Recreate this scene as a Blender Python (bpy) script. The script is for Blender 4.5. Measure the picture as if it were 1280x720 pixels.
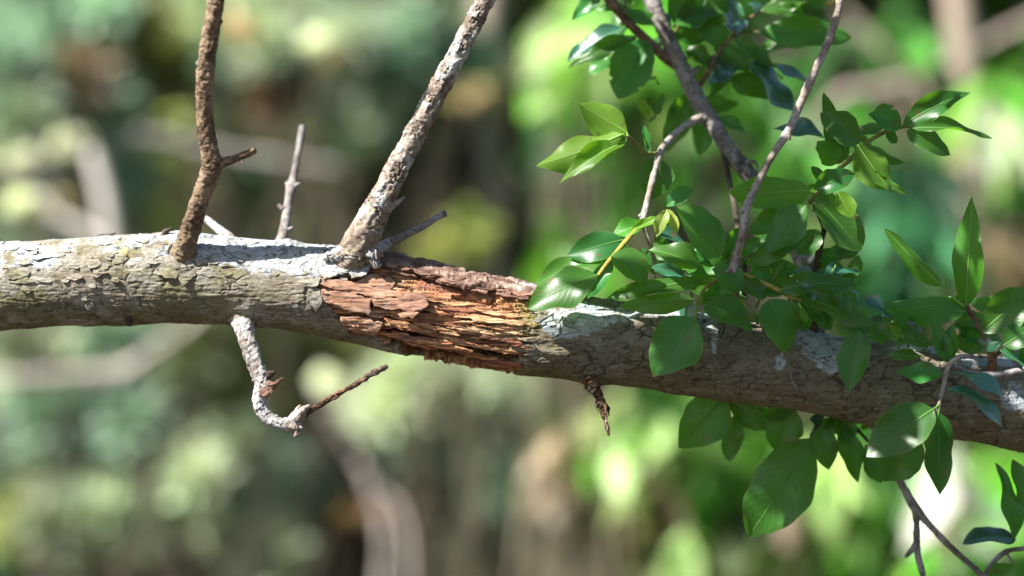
import bpy, math
import numpy as np
from mathutils import Vector

# ------------------------------------------------------------------ camera, sky, sun, exposure
scn = bpy.context.scene
for o in list(bpy.data.objects): bpy.data.objects.remove(o)
S = 0.0005            # metres per unit of the working grid (half a millimetre)
D0 = 1.246            # distance from the lens to the branch axis
ZC = 1.5              # height of the lens above the ground
U0 = D0/S

cam_d = bpy.data.cameras.new("camera"); cam = bpy.data.objects.new("camera", cam_d)
scn.collection.objects.link(cam); scn.camera = cam
cam.location = (0, -D0, ZC); cam.rotation_euler = (math.radians(90), 0, 0)
cam_d.sensor_width = 36; cam_d.lens = 18*D0/(640*S)
cam_d.clip_start = 0.05; cam_d.clip_end = 400
cam_d.dof.use_dof = True; cam_d.dof.focus_distance = D0-0.026; cam_d.dof.aperture_fstop = 2.2

SUN = Vector((-0.58, -0.36, 0.73)).normalized()      # towards the sun
world = bpy.data.worlds.new("World"); scn.world = world; world.use_nodes = True
wn = world.node_tree.nodes; wl = world.node_tree.links
sky = wn.new("ShaderNodeTexSky"); sky.sky_type = 'NISHITA'; sky.sun_disc = False
sky.sun_elevation = math.asin(SUN.z); sky.sun_rotation = math.atan2(SUN.x, SUN.y)
wl.new(sky.outputs[0], wn["Background"].inputs[0]); wn["Background"].inputs[1].default_value = 0.05
sun_d = bpy.data.lights.new("sun", 'SUN'); sun_d.energy = 5.0; sun_d.angle = math.radians(0.53); sun_d.color = (1.0, 0.965, 0.90)
sun = bpy.data.objects.new("sun", sun_d); scn.collection.objects.link(sun)
sun.rotation_euler = SUN.to_track_quat('Z', 'Y').to_euler(); sun.location = (-3, -2, 6)

scn.view_settings.view_transform = 'Standard'; scn.view_settings.look = 'None'
scn.view_settings.exposure = 1.45; scn.view_settings.gamma = 1.0
scn.view_settings.use_curve_mapping = False
scn.render.engine = 'CYCLES'
scn.cycles.use_denoising = True
scn.cycles.max_bounces = 8; scn.cycles.transparent_max_bounces = 8
scn.cycles.sample_clamp_indirect = 4.0

rng = np.random.default_rng(11)

# ------------------------------------------------------------------ noise
def hsh(ix, iy, iz, seed=0):
    h = (ix.astype(np.int64)*374761393 + iy.astype(np.int64)*668265263 + iz.astype(np.int64)*2147483647 + seed*1274126177) & 0xFFFFFFFF
    h = ((h ^ (h >> 13))*1274126177) & 0xFFFFFFFF
    h = ((h ^ (h >> 16))*2246822519) & 0xFFFFFFFF
    return ((h ^ (h >> 15)) & 0xFFFFFF)/float(0x1000000)
def vnoise(p, seed=0):
    f = np.floor(p); t = p-f; t = t*t*(3-2*t); i = f.astype(np.int64)
    r = 0
    for a in (0, 1):
        for b in (0, 1):
            for c in (0, 1):
                w = (t[:, 0] if a else 1-t[:, 0])*(t[:, 1] if b else 1-t[:, 1])*(t[:, 2] if c else 1-t[:, 2])
                r = r + w*hsh(i[:, 0]+a, i[:, 1]+b, i[:, 2]+c, seed)
    return r
def fbm(p, octaves=4, seed=0):
    r = 0; a = .5; tot = 0
    for k in range(octaves):
        r = r+a*vnoise(p*(2**k)+17.3*k, seed+k); tot += a; a *= .5
    return r/tot
def worley(p, seed=0):
    i = np.floor(p).astype(np.int64); n = len(p)
    f1 = np.full(n, 9.); f2 = np.full(n, 9.); cid = np.zeros(n); off = np.zeros((n, 3))
    for a in (-1, 0, 1):
        for b in (-1, 0, 1):
            for c in (-1, 0, 1):
                jx, jy, jz = i[:, 0]+a, i[:, 1]+b, i[:, 2]+c
                q = np.stack([jx+hsh(jx, jy, jz, seed), jy+hsh(jx, jy, jz, seed+1), jz+hsh(jx, jy, jz, seed+2)], 1)
                dv = p-q; d = np.sqrt((dv*dv).sum(1))
                m = d < f1
                f2 = np.where(m, f1, np.minimum(f2, d))
                cid = np.where(m, hsh(jx, jy, jz, seed+3), cid)
                off[m] = dv[m]
                f1 = np.where(m, d, f1)
    return f1, f2, cid, off
def sst(a, b, x):
    t = np.clip((x-a)/(b-a), 0, 1); return t*t*(3-2*t)
def mixc(c, d, m):
    return c*(1-m)[:, None]+np.asarray(d)*m[:, None]

# ------------------------------------------------------------------ mapping and mesh helpers
def W(x, y, d=0.0):
    """picture position and depth (grid units) -> grid point (right, away, up)"""
    k = 1+d/U0
    return np.array([(x-640)*k, d, (360-y)*k])
def to_world(v): return np.asarray(v)*S+np.array([0, 0, ZC])
def proj(v):
    k = 1+v[:, 1]/U0
    return 640+v[:, 0]/k, 360-v[:, 2]/k

def link(o, parent=None):
    scn.collection.objects.link(o)
    if parent is not None: o.parent = parent
    return o
def mesh_obj(name, verts, faces, mat, parent=None, col=None, uv=None, smooth=True, scale=True):
    """verts (N,3) grid units, faces: array (F,4) or (F,3), -1 in the fourth slot for triangles"""
    v = to_world(verts) if scale else np.asarray(verts, float)
    faces = np.asarray(faces, np.int64)
    me = bpy.data.meshes.new(name)
    if faces.shape[1] == 3:
        ls = np.arange(len(faces))*3; loops = faces.ravel()
    else:
        tri = faces[:, 3] < 0
        cnt = np.where(tri, 3, 4); ls = np.concatenate([[0], np.cumsum(cnt)[:-1]])
        loops = faces.ravel(); loops = loops[loops >= 0]
    me.vertices.add(len(v)); me.vertices.foreach_set("co", v.astype(np.float32).ravel())
    me.loops.add(len(loops)); me.loops.foreach_set("vertex_index", loops.astype(np.int32))
    me.polygons.add(len(ls)); me.polygons.foreach_set("loop_start", ls.astype(np.int32))
    me.update(calc_edges=True); me.validate()
    if smooth: me.polygons.foreach_set("use_smooth", np.ones(len(me.polygons), bool))
    if col is not None:
        at = me.attributes.new("Col", 'FLOAT_COLOR', 'POINT')
        c4 = np.ones((len(v), 4), np.float32); c4[:, :3] = col
        at.data.foreach_set("color", c4.ravel())
    if uv is not None:
        at = me.attributes.new("leaf_uv", 'FLOAT_VECTOR', 'POINT')
        c3 = np.zeros((len(v), 3), np.float32); c3[:, :uv.shape[1]] = uv
        at.data.foreach_set("vector", c3.ravel())
    me.materials.append(mat)
    o = bpy.data.objects.new(name, me)
    return link(o, parent)
def thing(name, label, cat, group=None):
    o = bpy.data.objects.new(name, None); link(o); o.empty_display_size = .05
    return tag(o, label, cat, group)
def tag(o, label, cat, group=None, kind=None):
    if label: o["label"] = label
    if cat: o["category"] = cat
    if group: o["group"] = group
    if kind: o["kind"] = kind
    return o

# ------------------------------------------------------------------ materials
def new_mat(name):
    m = bpy.data.materials.new(name); m.use_nodes = True
    nt = m.node_tree; b = nt.nodes["Principled BSDF"]
    return m, nt, b
def bark_mat(name, rough=.85, bump=.5, scale=900, var=.35, spec=.25, stretch=1.0, gain=1.0):
    m, nt, b = new_mat(name); N = nt.nodes; L = nt.links
    at = N.new("ShaderNodeAttribute"); at.attribute_name = "Col"
    tc = N.new("ShaderNodeTexCoord")
    n1 = N.new("ShaderNodeTexNoise"); n1.inputs["Scale"].default_value = scale; n1.inputs["Detail"].default_value = 5; n1.inputs["Roughness"].default_value = .65
    mp = N.new("ShaderNodeMapping"); mp.inputs["Scale"].default_value = (stretch, 1, 1)
    L.new(tc.outputs["Object"], mp.inputs["Vector"]); L.new(mp.outputs[0], n1.inputs["Vector"])
    mr = N.new("ShaderNodeMapRange"); mr.inputs[1].default_value = .25; mr.inputs[2].default_value = .75
    mr.inputs[3].default_value = (1-var)*gain; mr.inputs[4].default_value = (1+var)*gain
    L.new(n1.outputs[0], mr.inputs[0])
    mx = N.new("ShaderNodeVectorMath"); mx.operation = 'SCALE'
    L.new(at.outputs["Color"], mx.inputs[0]); L.new(mr.outputs[0], mx.inputs["Scale"])
    L.new(mx.outputs[0], b.inputs["Base Color"])
    b.inputs["Roughness"].default_value = rough; b.inputs["Specular IOR Level"].default_value = spec
    bp = N.new("ShaderNodeBump"); bp.inputs["Strength"].default_value = bump; bp.inputs["Distance"].default_value = .0006
    L.new(n1.outputs[0], bp.inputs["Height"]); L.new(bp.outputs[0], b.inputs["Normal"])
    return m
M_bark = bark_mat("bark", gain=.72, bump=.8, var=.45, stretch=.45); M_wood = bark_mat("rotten_wood", gain=.97, rough=.75, bump=1.0, scale=900, var=.5, stretch=.10)
M_twig = bark_mat("twig_bark", gain=.78, rough=.8, bump=.9, scale=1000, var=.45)
M_farbark = bark_mat("far_bark", rough=.9, bump=.3, scale=60, var=.3)

def leaf_mat(name, top, under, trans, rough=.34, coat=.25, tw=.32, veins=True, colattr=False, spec=.38):
    m, nt, b = new_mat(name); N = nt.nodes; L = nt.links
    geo = N.new("ShaderNodeNewGeometry"); oi = N.new("ShaderNodeObjectInfo")
    mc = N.new("ShaderNodeMix"); mc.data_type = 'RGBA'
    mc.inputs["A"].default_value = (*top, 1); mc.inputs["B"].default_value = (*under, 1)
    L.new(geo.outputs["Backfacing"], mc.inputs["Factor"])
    colour = mc.outputs["Result"]
    if colattr:
        at = N.new("ShaderNodeAttribute"); at.attribute_name = "Col"; colour = at.outputs["Color"]
    else:
        tc = N.new("ShaderNodeTexCoord")
        nz = N.new("ShaderNodeTexNoise"); nz.inputs["Scale"].default_value = 55; nz.inputs["Detail"].default_value = 6
        L.new(tc.outputs["Object"], nz.inputs["Vector"])
        ad = N.new("ShaderNodeMath"); ad.operation = 'ADD'
        L.new(nz.outputs[0], ad.inputs[0]); L.new(oi.outputs["Random"], ad.inputs[1])
        mr = N.new("ShaderNodeMapRange"); mr.inputs[1].default_value = .4; mr.inputs[2].default_value = 1.6
        mr.inputs[3].default_value = .55; mr.inputs[4].default_value = 1.35
        L.new(ad.outputs[0], mr.inputs[0])
        sc = N.new("ShaderNodeVectorMath"); sc.operation = 'SCALE'
        L.new(colour, sc.inputs[0]); L.new(mr.outputs[0], sc.inputs["Scale"]); colour = sc.outputs[0]
        hs = N.new('ShaderNodeHueSaturation'); h1 = N.new('ShaderNodeMath'); h1.operation = 'FRACT'; h0 = N.new('ShaderNodeMath'); h0.operation = 'MULTIPLY'; h0.inputs[1].default_value = 7.31
        L.new(oi.outputs['Random'], h0.inputs[0]); L.new(h0.outputs[0], h1.inputs[0])
        hr = N.new('ShaderNodeMapRange'); hr.inputs[3].default_value = .465; hr.inputs[4].default_value = .53; L.new(h1.outputs[0], hr.inputs[0]); L.new(hr.outputs[0], hs.inputs['Hue'])
        L.new(colour, hs.inputs['Color']); colour = hs.outputs[0]
        # blemishes
        n3 = N.new("ShaderNodeTexNoise"); n3.inputs["Scale"].default_value = 130; n3.inputs["Detail"].default_value = 2
        L.new(tc.outputs["Object"], n3.inputs["Vector"])
        r3 = N.new("ShaderNodeMapRange"); r3.inputs[1].default_value = .655; r3.inputs[2].default_value = .71
        L.new(n3.outputs[0], r3.inputs[0])
        m3 = N.new("ShaderNodeMix"); m3.data_type = 'RGBA'; m3.inputs["B"].default_value = (.10, .075, .03, 1)
        L.new(r3.outputs[0], m3.inputs["Factor"]); L.new(colour, m3.inputs["A"]); colour = m3.outputs["Result"]
    if veins:
        uv = N.new("ShaderNodeAttribute"); uv.attribute_name = "leaf_uv"
        sep = N.new("ShaderNodeSeparateXYZ"); L.new(uv.outputs["Vector"], sep.inputs[0])
        ab = N.new("ShaderNodeMath"); ab.operation = 'ABSOLUTE'; L.new(sep.outputs[0], ab.inputs[0])
        m1 = N.new("ShaderNodeMath"); m1.operation = 'MULTIPLY'; m1.inputs[1].default_value = -3.2; L.new(ab.outputs[0], m1.inputs[0])
        m2 = N.new("ShaderNodeMath"); m2.operation = 'MULTIPLY_ADD'; m2.inputs[1].default_value = 11; L.new(sep.outputs[1], m2.inputs[0]); L.new(m1.outputs[0], m2.inputs[2])
        fr = N.new("ShaderNodeMath"); fr.operation = 'PINGPONG'; fr.inputs[1].default_value = .5; L.new(m2.outputs[0], fr.inputs[0])
        v1 = N.new("ShaderNodeMapRange"); v1.inputs[1].default_value = .0; v1.inputs[2].default_value = .12; v1.inputs[3].default_value = 1; v1.inputs[4].default_value = 0
        L.new(fr.outputs[0], v1.inputs[0])
        m4 = N.new("ShaderNodeMix"); m4.data_type = 'RGBA'; m4.inputs["B"].default_value = (.20, .28, .10, 1)
        vf = N.new("ShaderNodeMath"); vf.operation = 'MULTIPLY'; vf.inputs[1].default_value = .30; L.new(v1.outputs[0], vf.inputs[0])
        L.new(vf.outputs[0], m4.inputs["Factor"]); L.new(colour, m4.inputs["A"]); colour = m4.outputs["Result"]
        # pale edge
        e1 = N.new("ShaderNodeMapRange"); e1.inputs[1].default_value = .90; e1.inputs[2].default_value = .99
        L.new(ab.outputs[0], e1.inputs[0])
        ef = N.new("ShaderNodeMath"); ef.operation = 'MULTIPLY'; ef.inputs[1].default_value = .3; L.new(e1.outputs[0], ef.inputs[0])
        m5 = N.new("ShaderNodeMix"); m5.data_type = 'RGBA'; m5.inputs["B"].default_value = (.24, .30, .10, 1)
        L.new(ef.outputs[0], m5.inputs["Factor"]); L.new(colour, m5.inputs["A"]); colour = m5.outputs["Result"]
        tp = N.new('ShaderNodeMapRange'); tp.inputs[1].default_value = .93; tp.inputs[2].default_value = .98; L.new(sep.outputs[1], tp.inputs[0])
        gt = N.new('ShaderNodeMath'); gt.operation = 'GREATER_THAN'; gt.inputs[1].default_value = .6; L.new(oi.outputs['Random'], gt.inputs[0])
        tf = N.new('ShaderNodeMath'); tf.operation = 'MULTIPLY'; L.new(tp.outputs[0], tf.inputs[0]); L.new(gt.outputs[0], tf.inputs[1])
        m6 = N.new('ShaderNodeMix'); m6.data_type = 'RGBA'; m6.inputs['B'].default_value = (.12, .08, .03, 1)
        L.new(tf.outputs[0], m6.inputs['Factor']); L.new(colour, m6.inputs['A']); colour = m6.outputs['Result']
        bp = N.new("ShaderNodeBump"); bp.inputs["Strength"].default_value = .12; bp.inputs["Distance"].default_value = .0006; bp.invert = True
        L.new(v1.outputs[0], bp.inputs["Height"]); L.new(bp.outputs[0], b.inputs["Normal"])
    L.new(colour, b.inputs["Base Color"])
    rr = N.new("ShaderNodeMapRange"); rr.inputs[3].default_value = rough; rr.inputs[4].default_value = .6
    L.new(geo.outputs["Backfacing"], rr.inputs[0]); L.new(rr.outputs[0], b.inputs["Roughness"])
    b.inputs["Coat Weight"].default_value = coat; b.inputs["Coat Roughness"].default_value = .32
    b.inputs["Specular IOR Level"].default_value = spec
    tr = N.new("ShaderNodeBsdfTranslucent")
    if colattr:
        tm = N.new("ShaderNodeMix"); tm.data_type = 'RGBA'; tm.blend_type = 'MULTIPLY'; tm.inputs["Factor"].default_value = 1
        tm.inputs["B"].default_value = (*trans, 1); L.new(colour, tm.inputs["A"]); L.new(tm.outputs["Result"], tr.inputs[0])
    else:
        tr.inputs[0].default_value = (*trans, 1)
    ms = N.new("ShaderNodeMixShader"); ms.inputs[0].default_value = tw
    L.new(b.outputs[0], ms.inputs[1]); L.new(tr.outputs[0], ms.inputs[2])
    L.new(ms.outputs[0], N["Material Output"].inputs["Surface"])
    return m
M_leaf = leaf_mat("leaf_glossy", (.034, .165, .024), (.070, .185, .034), (.20, .54, .02), rough=.36, coat=.3, tw=.42)
M_leaf_light = leaf_mat("leaf_light", (.075, .25, .018), (.12, .29, .028), (.28, .62, .02), rough=.46, coat=.1, tw=.45)
M_leaf_young = leaf_mat("leaf_young", (.30, .42, .08), (.34, .44, .12), (.50, .62, .10), rough=.45, coat=.1, tw=.45)
M_leaf_wax = leaf_mat("leaf_waxy", (.030, .140, .085), (.08, .17, .08), (.08, .28, .06), rough=.2, coat=1.0, tw=.2, spec=.8)
M_rib = bark_mat("leaf_rib", rough=.5, bump=.1, scale=500, var=.1)
M_foliage = leaf_mat("far_foliage", (0, 0, 0), (0, 0, 0), (1.5, 1.7, .8), rough=.45, coat=.0, tw=.40, veins=False, colattr=True)
M_needles = leaf_mat("far_needles", (0, 0, 0), (0, 0, 0), (1.1, 1.2, .8), rough=.6, coat=.0, tw=.2, veins=False, colattr=True, spec=.3)

# ------------------------------------------------------------------ the ground
def build_ground():
    m, nt, b = new_mat("forest_floor"); N = nt.nodes; L = nt.links
    tc = N.new("ShaderNodeTexCoord"); n = N.new("ShaderNodeTexNoise"); n.inputs["Scale"].default_value = 3.0; n.inputs["Detail"].default_value = 8
    L.new(tc.outputs["Object"], n.inputs["Vector"])
    cr = N.new("ShaderNodeValToRGB"); cr.color_ramp.elements[0].color = (.018, .014, .008, 1); cr.color_ramp.elements[1].color = (.07, .05, .028, 1)
    cr.color_ramp.elements[0].position = .35; cr.color_ramp.elements[1].position = .7
    L.new(n.outputs[0], cr.inputs[0]); L.new(cr.outputs[0], b.inputs["Base Color"]); b.inputs["Roughness"].default_value = .95
    nx = 90; g = np.linspace(-1, 1, nx); g = np.sign(g)*np.abs(g)**2.2*150
    X, Y = np.meshgrid(g, g, indexing='ij'); P = np.stack([X.ravel(), Y.ravel(), 0*X.ravel()], 1)
    P[:, 2] = 9*sst(9, 34, P[:, 1])+(fbm(P*np.array([.8, .8, 1]), 3, 5)-.5)*.25
    f = grid_faces(nx, nx, False)
    o = mesh_obj("ground", P, f, m, smooth=True, scale=False); tag(o, "brown leaf litter ground under the bushes", "ground", kind="structure")
def grid_faces(n, m, closed):
    i = np.arange(n-1)[:, None]; mm = m if closed else m-1
    j = np.arange(mm)[None, :]; j2 = (j+1) % m
    return np.stack([(i*m+j), (i*m+j2), ((i+1)*m+j2), ((i+1)*m+j)], -1).reshape(-1, 4)
build_ground()

# ------------------------------------------------------------------ the branch: profile measured along its length
EX = np.array([-420, -150, 0, 100, 200, 260, 300, 350, 400, 450, 500, 560, 600, 640, 700, 780, 850, 900, 960, 1000, 1050, 1120, 1200, 1250, 1285, 1400, 1750.])
ET = np.array([352, 318, 303, 296, 291, 293, 297, 300, 303, 312, 326, 340, 350, 357, 366, 378, 386, 394, 405, 412, 419, 428, 440, 447, 454, 478, 560.])
EB = np.array([470, 428, 412, 408, 405, 405, 408, 413, 421, 430, 444, 456, 463, 468, 475, 485, 492, 501, 508, 514, 524, 538, 549, 558, 568, 594, 690.])
ED = np.array([60, 20, 6, 0, 0, 0, 0, 0, 0, 0, 0, 0, 0, 0, 0, 0, 0, 4, 8, 12, 16, 24, 34, 40, 46, 66, 140.])
def sm(x, xs, ys):
    x = np.asarray(x, float); r = 0
    for o, w in ((-24, .15), (-12, .2), (0, .3), (12, .2), (24, .15)): r = r+w*np.interp(x+o, xs, ys)
    return r
def branch_axis(x):
    x = np.asarray(x, float); t = sm(x, EX, ET); b = sm(x, EX, EB); d = sm(x, EX, ED); k = 1+d/U0
    C = np.stack([(x-640)*k, d, (360-(t+b)/2)*k], -1)
    return C, (b-t)/2*k*.985
def branch_frame(x):
    C, r = branch_axis(x); C2, _ = branch_axis(np.asarray(x)+2.); C1, _ = branch_axis(np.asarray(x)-2.)
    T = C2-C1; T = T/np.linalg.norm(T, axis=-1, keepdims=True)
    up = np.array([0, 0, 1.])-T*T[..., 2:3]; up /= np.linalg.norm(up, axis=-1, keepdims=True)
    fr = np.cross(T, up); fr = np.where(fr[..., 1:2] > 0, -fr, fr)
    return C, r, up, fr
def on_branch(x, y, h=0.0):
    """grid point on the camera side of the branch that shows at picture position (x, y), raised by h"""
    x = np.asarray(x, float); y = np.asarray(y, float); xs = x.copy()
    for _ in range(4):
        C, r, up, fr = branch_frame(xs)
        k0 = 1+(C[..., 1]-r*.8)/U0
        sn = np.clip(((360-y)*k0-C[..., 2])/r, -.995, .995); cs = np.sqrt(1-sn*sn)
        n = up*sn[..., None]+fr*cs[..., None]
        p = C+n*(r+h)[..., None]
        k = 1+p[..., 1]/U0
        xs = xs+((x-640)*k-p[..., 0])
    return p, n

def inpoly(x, y, poly):
    r = np.zeros(len(x), bool); n = len(poly)
    for i in range(n):
        x1, y1 = poly[i]; x2, y2 = poly[(i+1) % n]
        if y1 == y2: continue
        c = ((y1 > y) != (y2 > y)) & (x < (x2-x1)*(y-y1)/(y2-y1)+x1)
        r ^= c
    return r
WOOD = [(470, 318), (462, 336), (420, 346), (401, 349), (399, 362), (411, 380), (424, 404), (440, 419), (472, 427), (497, 437), (512, 452), (520, 475),
        (655, 490), (654, 440), (658, 420), (672, 398), (668, 384), (661, 366), (660, 340), (600, 325), (520, 300)]
CAV = [(474, 414), (500, 412), (545, 426), (590, 436), (640, 441), (654, 446), (650, 456), (600, 460), (560, 456), (520, 450), (490, 436)]
CAV2 = [(560, 366), (585, 368), (640, 378), (652, 392), (640, 390), (600, 378), (565, 374)]

KNOTS = [(228, 318, 30), (445, 325, 36), (303, 402, 22), (742, 483, 20), (885, 416, 14), (360, 300, 14), (1010, 405, 24)]
LICH = [(722, 398, 44, 20, .55), (700, 412, 30, 12, .3), (830, 386, 60, 9, .5), (885, 400, 14, 10, .4), (893, 425, 6, 22, .4), (1032, 436, 30, 22, .5), (1040, 462, 14, 12, .4),
        (1000, 420, 40, 9, .35), (1145, 436, 44, 9, .45), (1235, 452, 50, 9, .4), (1272, 498, 26, 20, .45), (975, 452, 8, 14, .35), (780, 395, 18, 8, .3)]
def bark_colour(P, x, y, v, cid, front):
    """albedo of the bark at grid points P seen at (x, y); v is 0 on the top edge and 1 on the bottom edge"""
    n1 = fbm(P/22., 4, 31); n2 = fbm(P/7., 3, 37); n3 = fbm(P/60., 3, 41); n4 = fbm(P*np.array([1/26., 1/3., 1/3.]), 3, 47)
    right = sst(640, 700, x)
    c = np.tile(np.array([.30, .26, .19]), (len(P), 1))
    c = mixc(c, (.40, .35, .27), sst(.45, .7, n4)*.8)
    c = mixc(c, (.21, .17, .11), sst(.5, .75, 1-n4)*.5)
    c = mixc(c, (.24, .23, .10), sst(.42, .62, n3+.12*(v-.5))*.55*(1-right))      # green algae film
    c = mixc(c, (.215, .182, .120), right*.9)
    c = mixc(c, (.29, .25, .17), right*sst(.5, .7, n4)*.6)
    c = mixc(c, (.13, .14, .035), sst(.36, .55, n3)*.8*right*sst(850, 690, x))
    c = mixc(c, (.20, .20, .07), sst(.80, .97, v)*.45)
    # pale weathered plates
    w = sst(.42, .62, n1*.8+cid*.2+.18*sst(.6, .2, v)-.06)*(1-right*.75)
    c = mixc(c, (.44, .41, .36), w*.75)
    # crusty white-blue lichen
    lb = (.33+.09*sst(190, 240, x))*sst(.52, .12, v)*(1-sst(455, 475, x))*np.where(front, 1, .6)
    lb += .30*np.exp(-((x-335)/110.)**2)*sst(.55, .3, v)+.10*np.exp(-((x-20)/60.)**2)*sst(.6, .35, v)
    lb -= .16*np.exp(-((x-60)/30.)**2)*sst(.0, .2, .2-v)
    for (lx, ly, ax, ay, g) in LICH:
        lb += 1.45*g*np.exp(-((x-lx)/ax)**2-((y-ly)/ay)**2)
    q = n1*.40+n2*.46+cid*.14
    li = sst(.79, .90, q+lb)
    tone = sst(.3, .7, fbm(P/12., 3, 53))
    c = mixc(c, np.array([.62, .66, .69]), li*(.45+.5*tone))
    c = mixc(c, np.array([.36, .44, .50]), li*sst(.52, .66, fbm(P/16., 3, 59))*.6)
    # ochre lichen spots and dark specks
    c = mixc(c, (.42, .36, .14), sst(.84, .88, fbm(P/9., 2, 61))*.4)
    c = mixc(c, (.10, .075, .045), sst(.56, .70, fbm(P*np.array([1/14., 1/1.7, 1/1.7]), 2, 67))*.38*(1-.5*sst(.35, .15, v)))
    c = mixc(c, (.05, .045, .035), sst(.66, .72, n2)*.6)
    c = mixc(c, (.52, .42, .16), np.exp(-((x-155)/7.)**2-((y-314)/6.)**2)*.8)
    return np.clip(c*(.93+.14*cid)[:, None], .01, .9)

def wood_colour(P, x, y, k):
    n1 = fbm(P*np.array([1/90., 1/9., 1/9.]), 4, 71); n2 = fbm(P*np.array([1/30., 1/2.2, 1/2.2]), 3, 73); n3 = fbm(P/26., 3, 77)
    c = np.tile(np.array([.42, .165, .078]), (len(P), 1))
    c = mixc(c, (.60, .325, .16), sst(.42, .60, n1))
    c = mixc(c, (.64, .44, .25), sst(.54, .76, n3+.40*np.exp(-((x-615)/50.)**2-((y-412)/20.)**2)-.09)*.9)
    c = mixc(c, (.27, .115, .075), sst(.5, .68, 1-n1)*.8)
    c = mixc(c, (.42, .30, .25), sst(.52, .7, fbm(P/18., 3, 79))*.5*sst(560, 470, x))
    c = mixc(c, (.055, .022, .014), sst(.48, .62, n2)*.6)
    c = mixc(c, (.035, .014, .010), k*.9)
    return c

def branch_height(P, x, y, v, front):
    Q = P+8*np.stack([fbm(P/15., 2, 3), fbm(P/15., 2, 5), fbm(P/15., 2, 7)], 1)
    f1, f2, cid, off = worley(Q*np.array([1/31., 1/14., 1/14.]), 101)
    g1, g2, gid, _ = worley(Q*np.array([1/13., 1/6., 1/6.]), 151)
    kn = np.zeros(len(P))
    for (kx, ky, kr) in KNOTS: kn = np.maximum(kn, np.exp(-(((x-kx)/kr)**2+((y-ky)/kr)**2)))
    right = sst(650, 720, x)
    plate = np.clip(sst(.68, .25, v)+kn*.8+.55*right, 0, 1)
    plate *= .45+.55*sst(.36, .55, fbm(P/45., 2, 13)+.15*kn)
    h = (fbm(P/70., 3, 17)-.5)*7+(fbm(P/22., 3, 19)-.5)*3.2
    curl = off[:, 0]*(cid-.3)*2.2+off[:, 2]*1.0
    h += plate*((cid-.5)*1.5+curl*.8)
    h += plate*(gid-.5)*.5
    crack = sst(.08, .0, f2-f1)*sst(.50, .64, fbm(P/24., 2, 23)+.1*plate+.06*right)
    h -= crack*3.4*(.3+.7*plate)
    stri = vnoise(P*np.array([1/20., 1/2.1, 1/2.1]), 29)*.65+vnoise(P*np.array([1/9., 1/1.2, 1/1.2]), 30)*.35
    h += (stri-.5)*1.7*(1-.6*plate)
    vc = sst(.93, 1., 1-np.abs(2*vnoise(P*np.array([1/7., 1/30., 1/30.]), 33)-1))*sst(.55, .65, fbm(P/30., 2, 35))
    h -= vc*1.2
    h += (fbm(P/3., 2, 43)-.5)*.9
    for (kx, ky, kr) in KNOTS:
        rr = np.sqrt((x-kx)**2+(y-ky)**2)
        h += np.where(front | (ky < 310), 1, 0)*(kr*.20*np.exp(-(rr/(kr*.8))**2)+np.sin(rr*.75)*.7*np.exp(-(rr/kr)**2))
    return h, cid, crack

branch = thing("dead_branch", "thick grey lichen covered branch with a rotten red brown patch", "branch")

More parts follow.
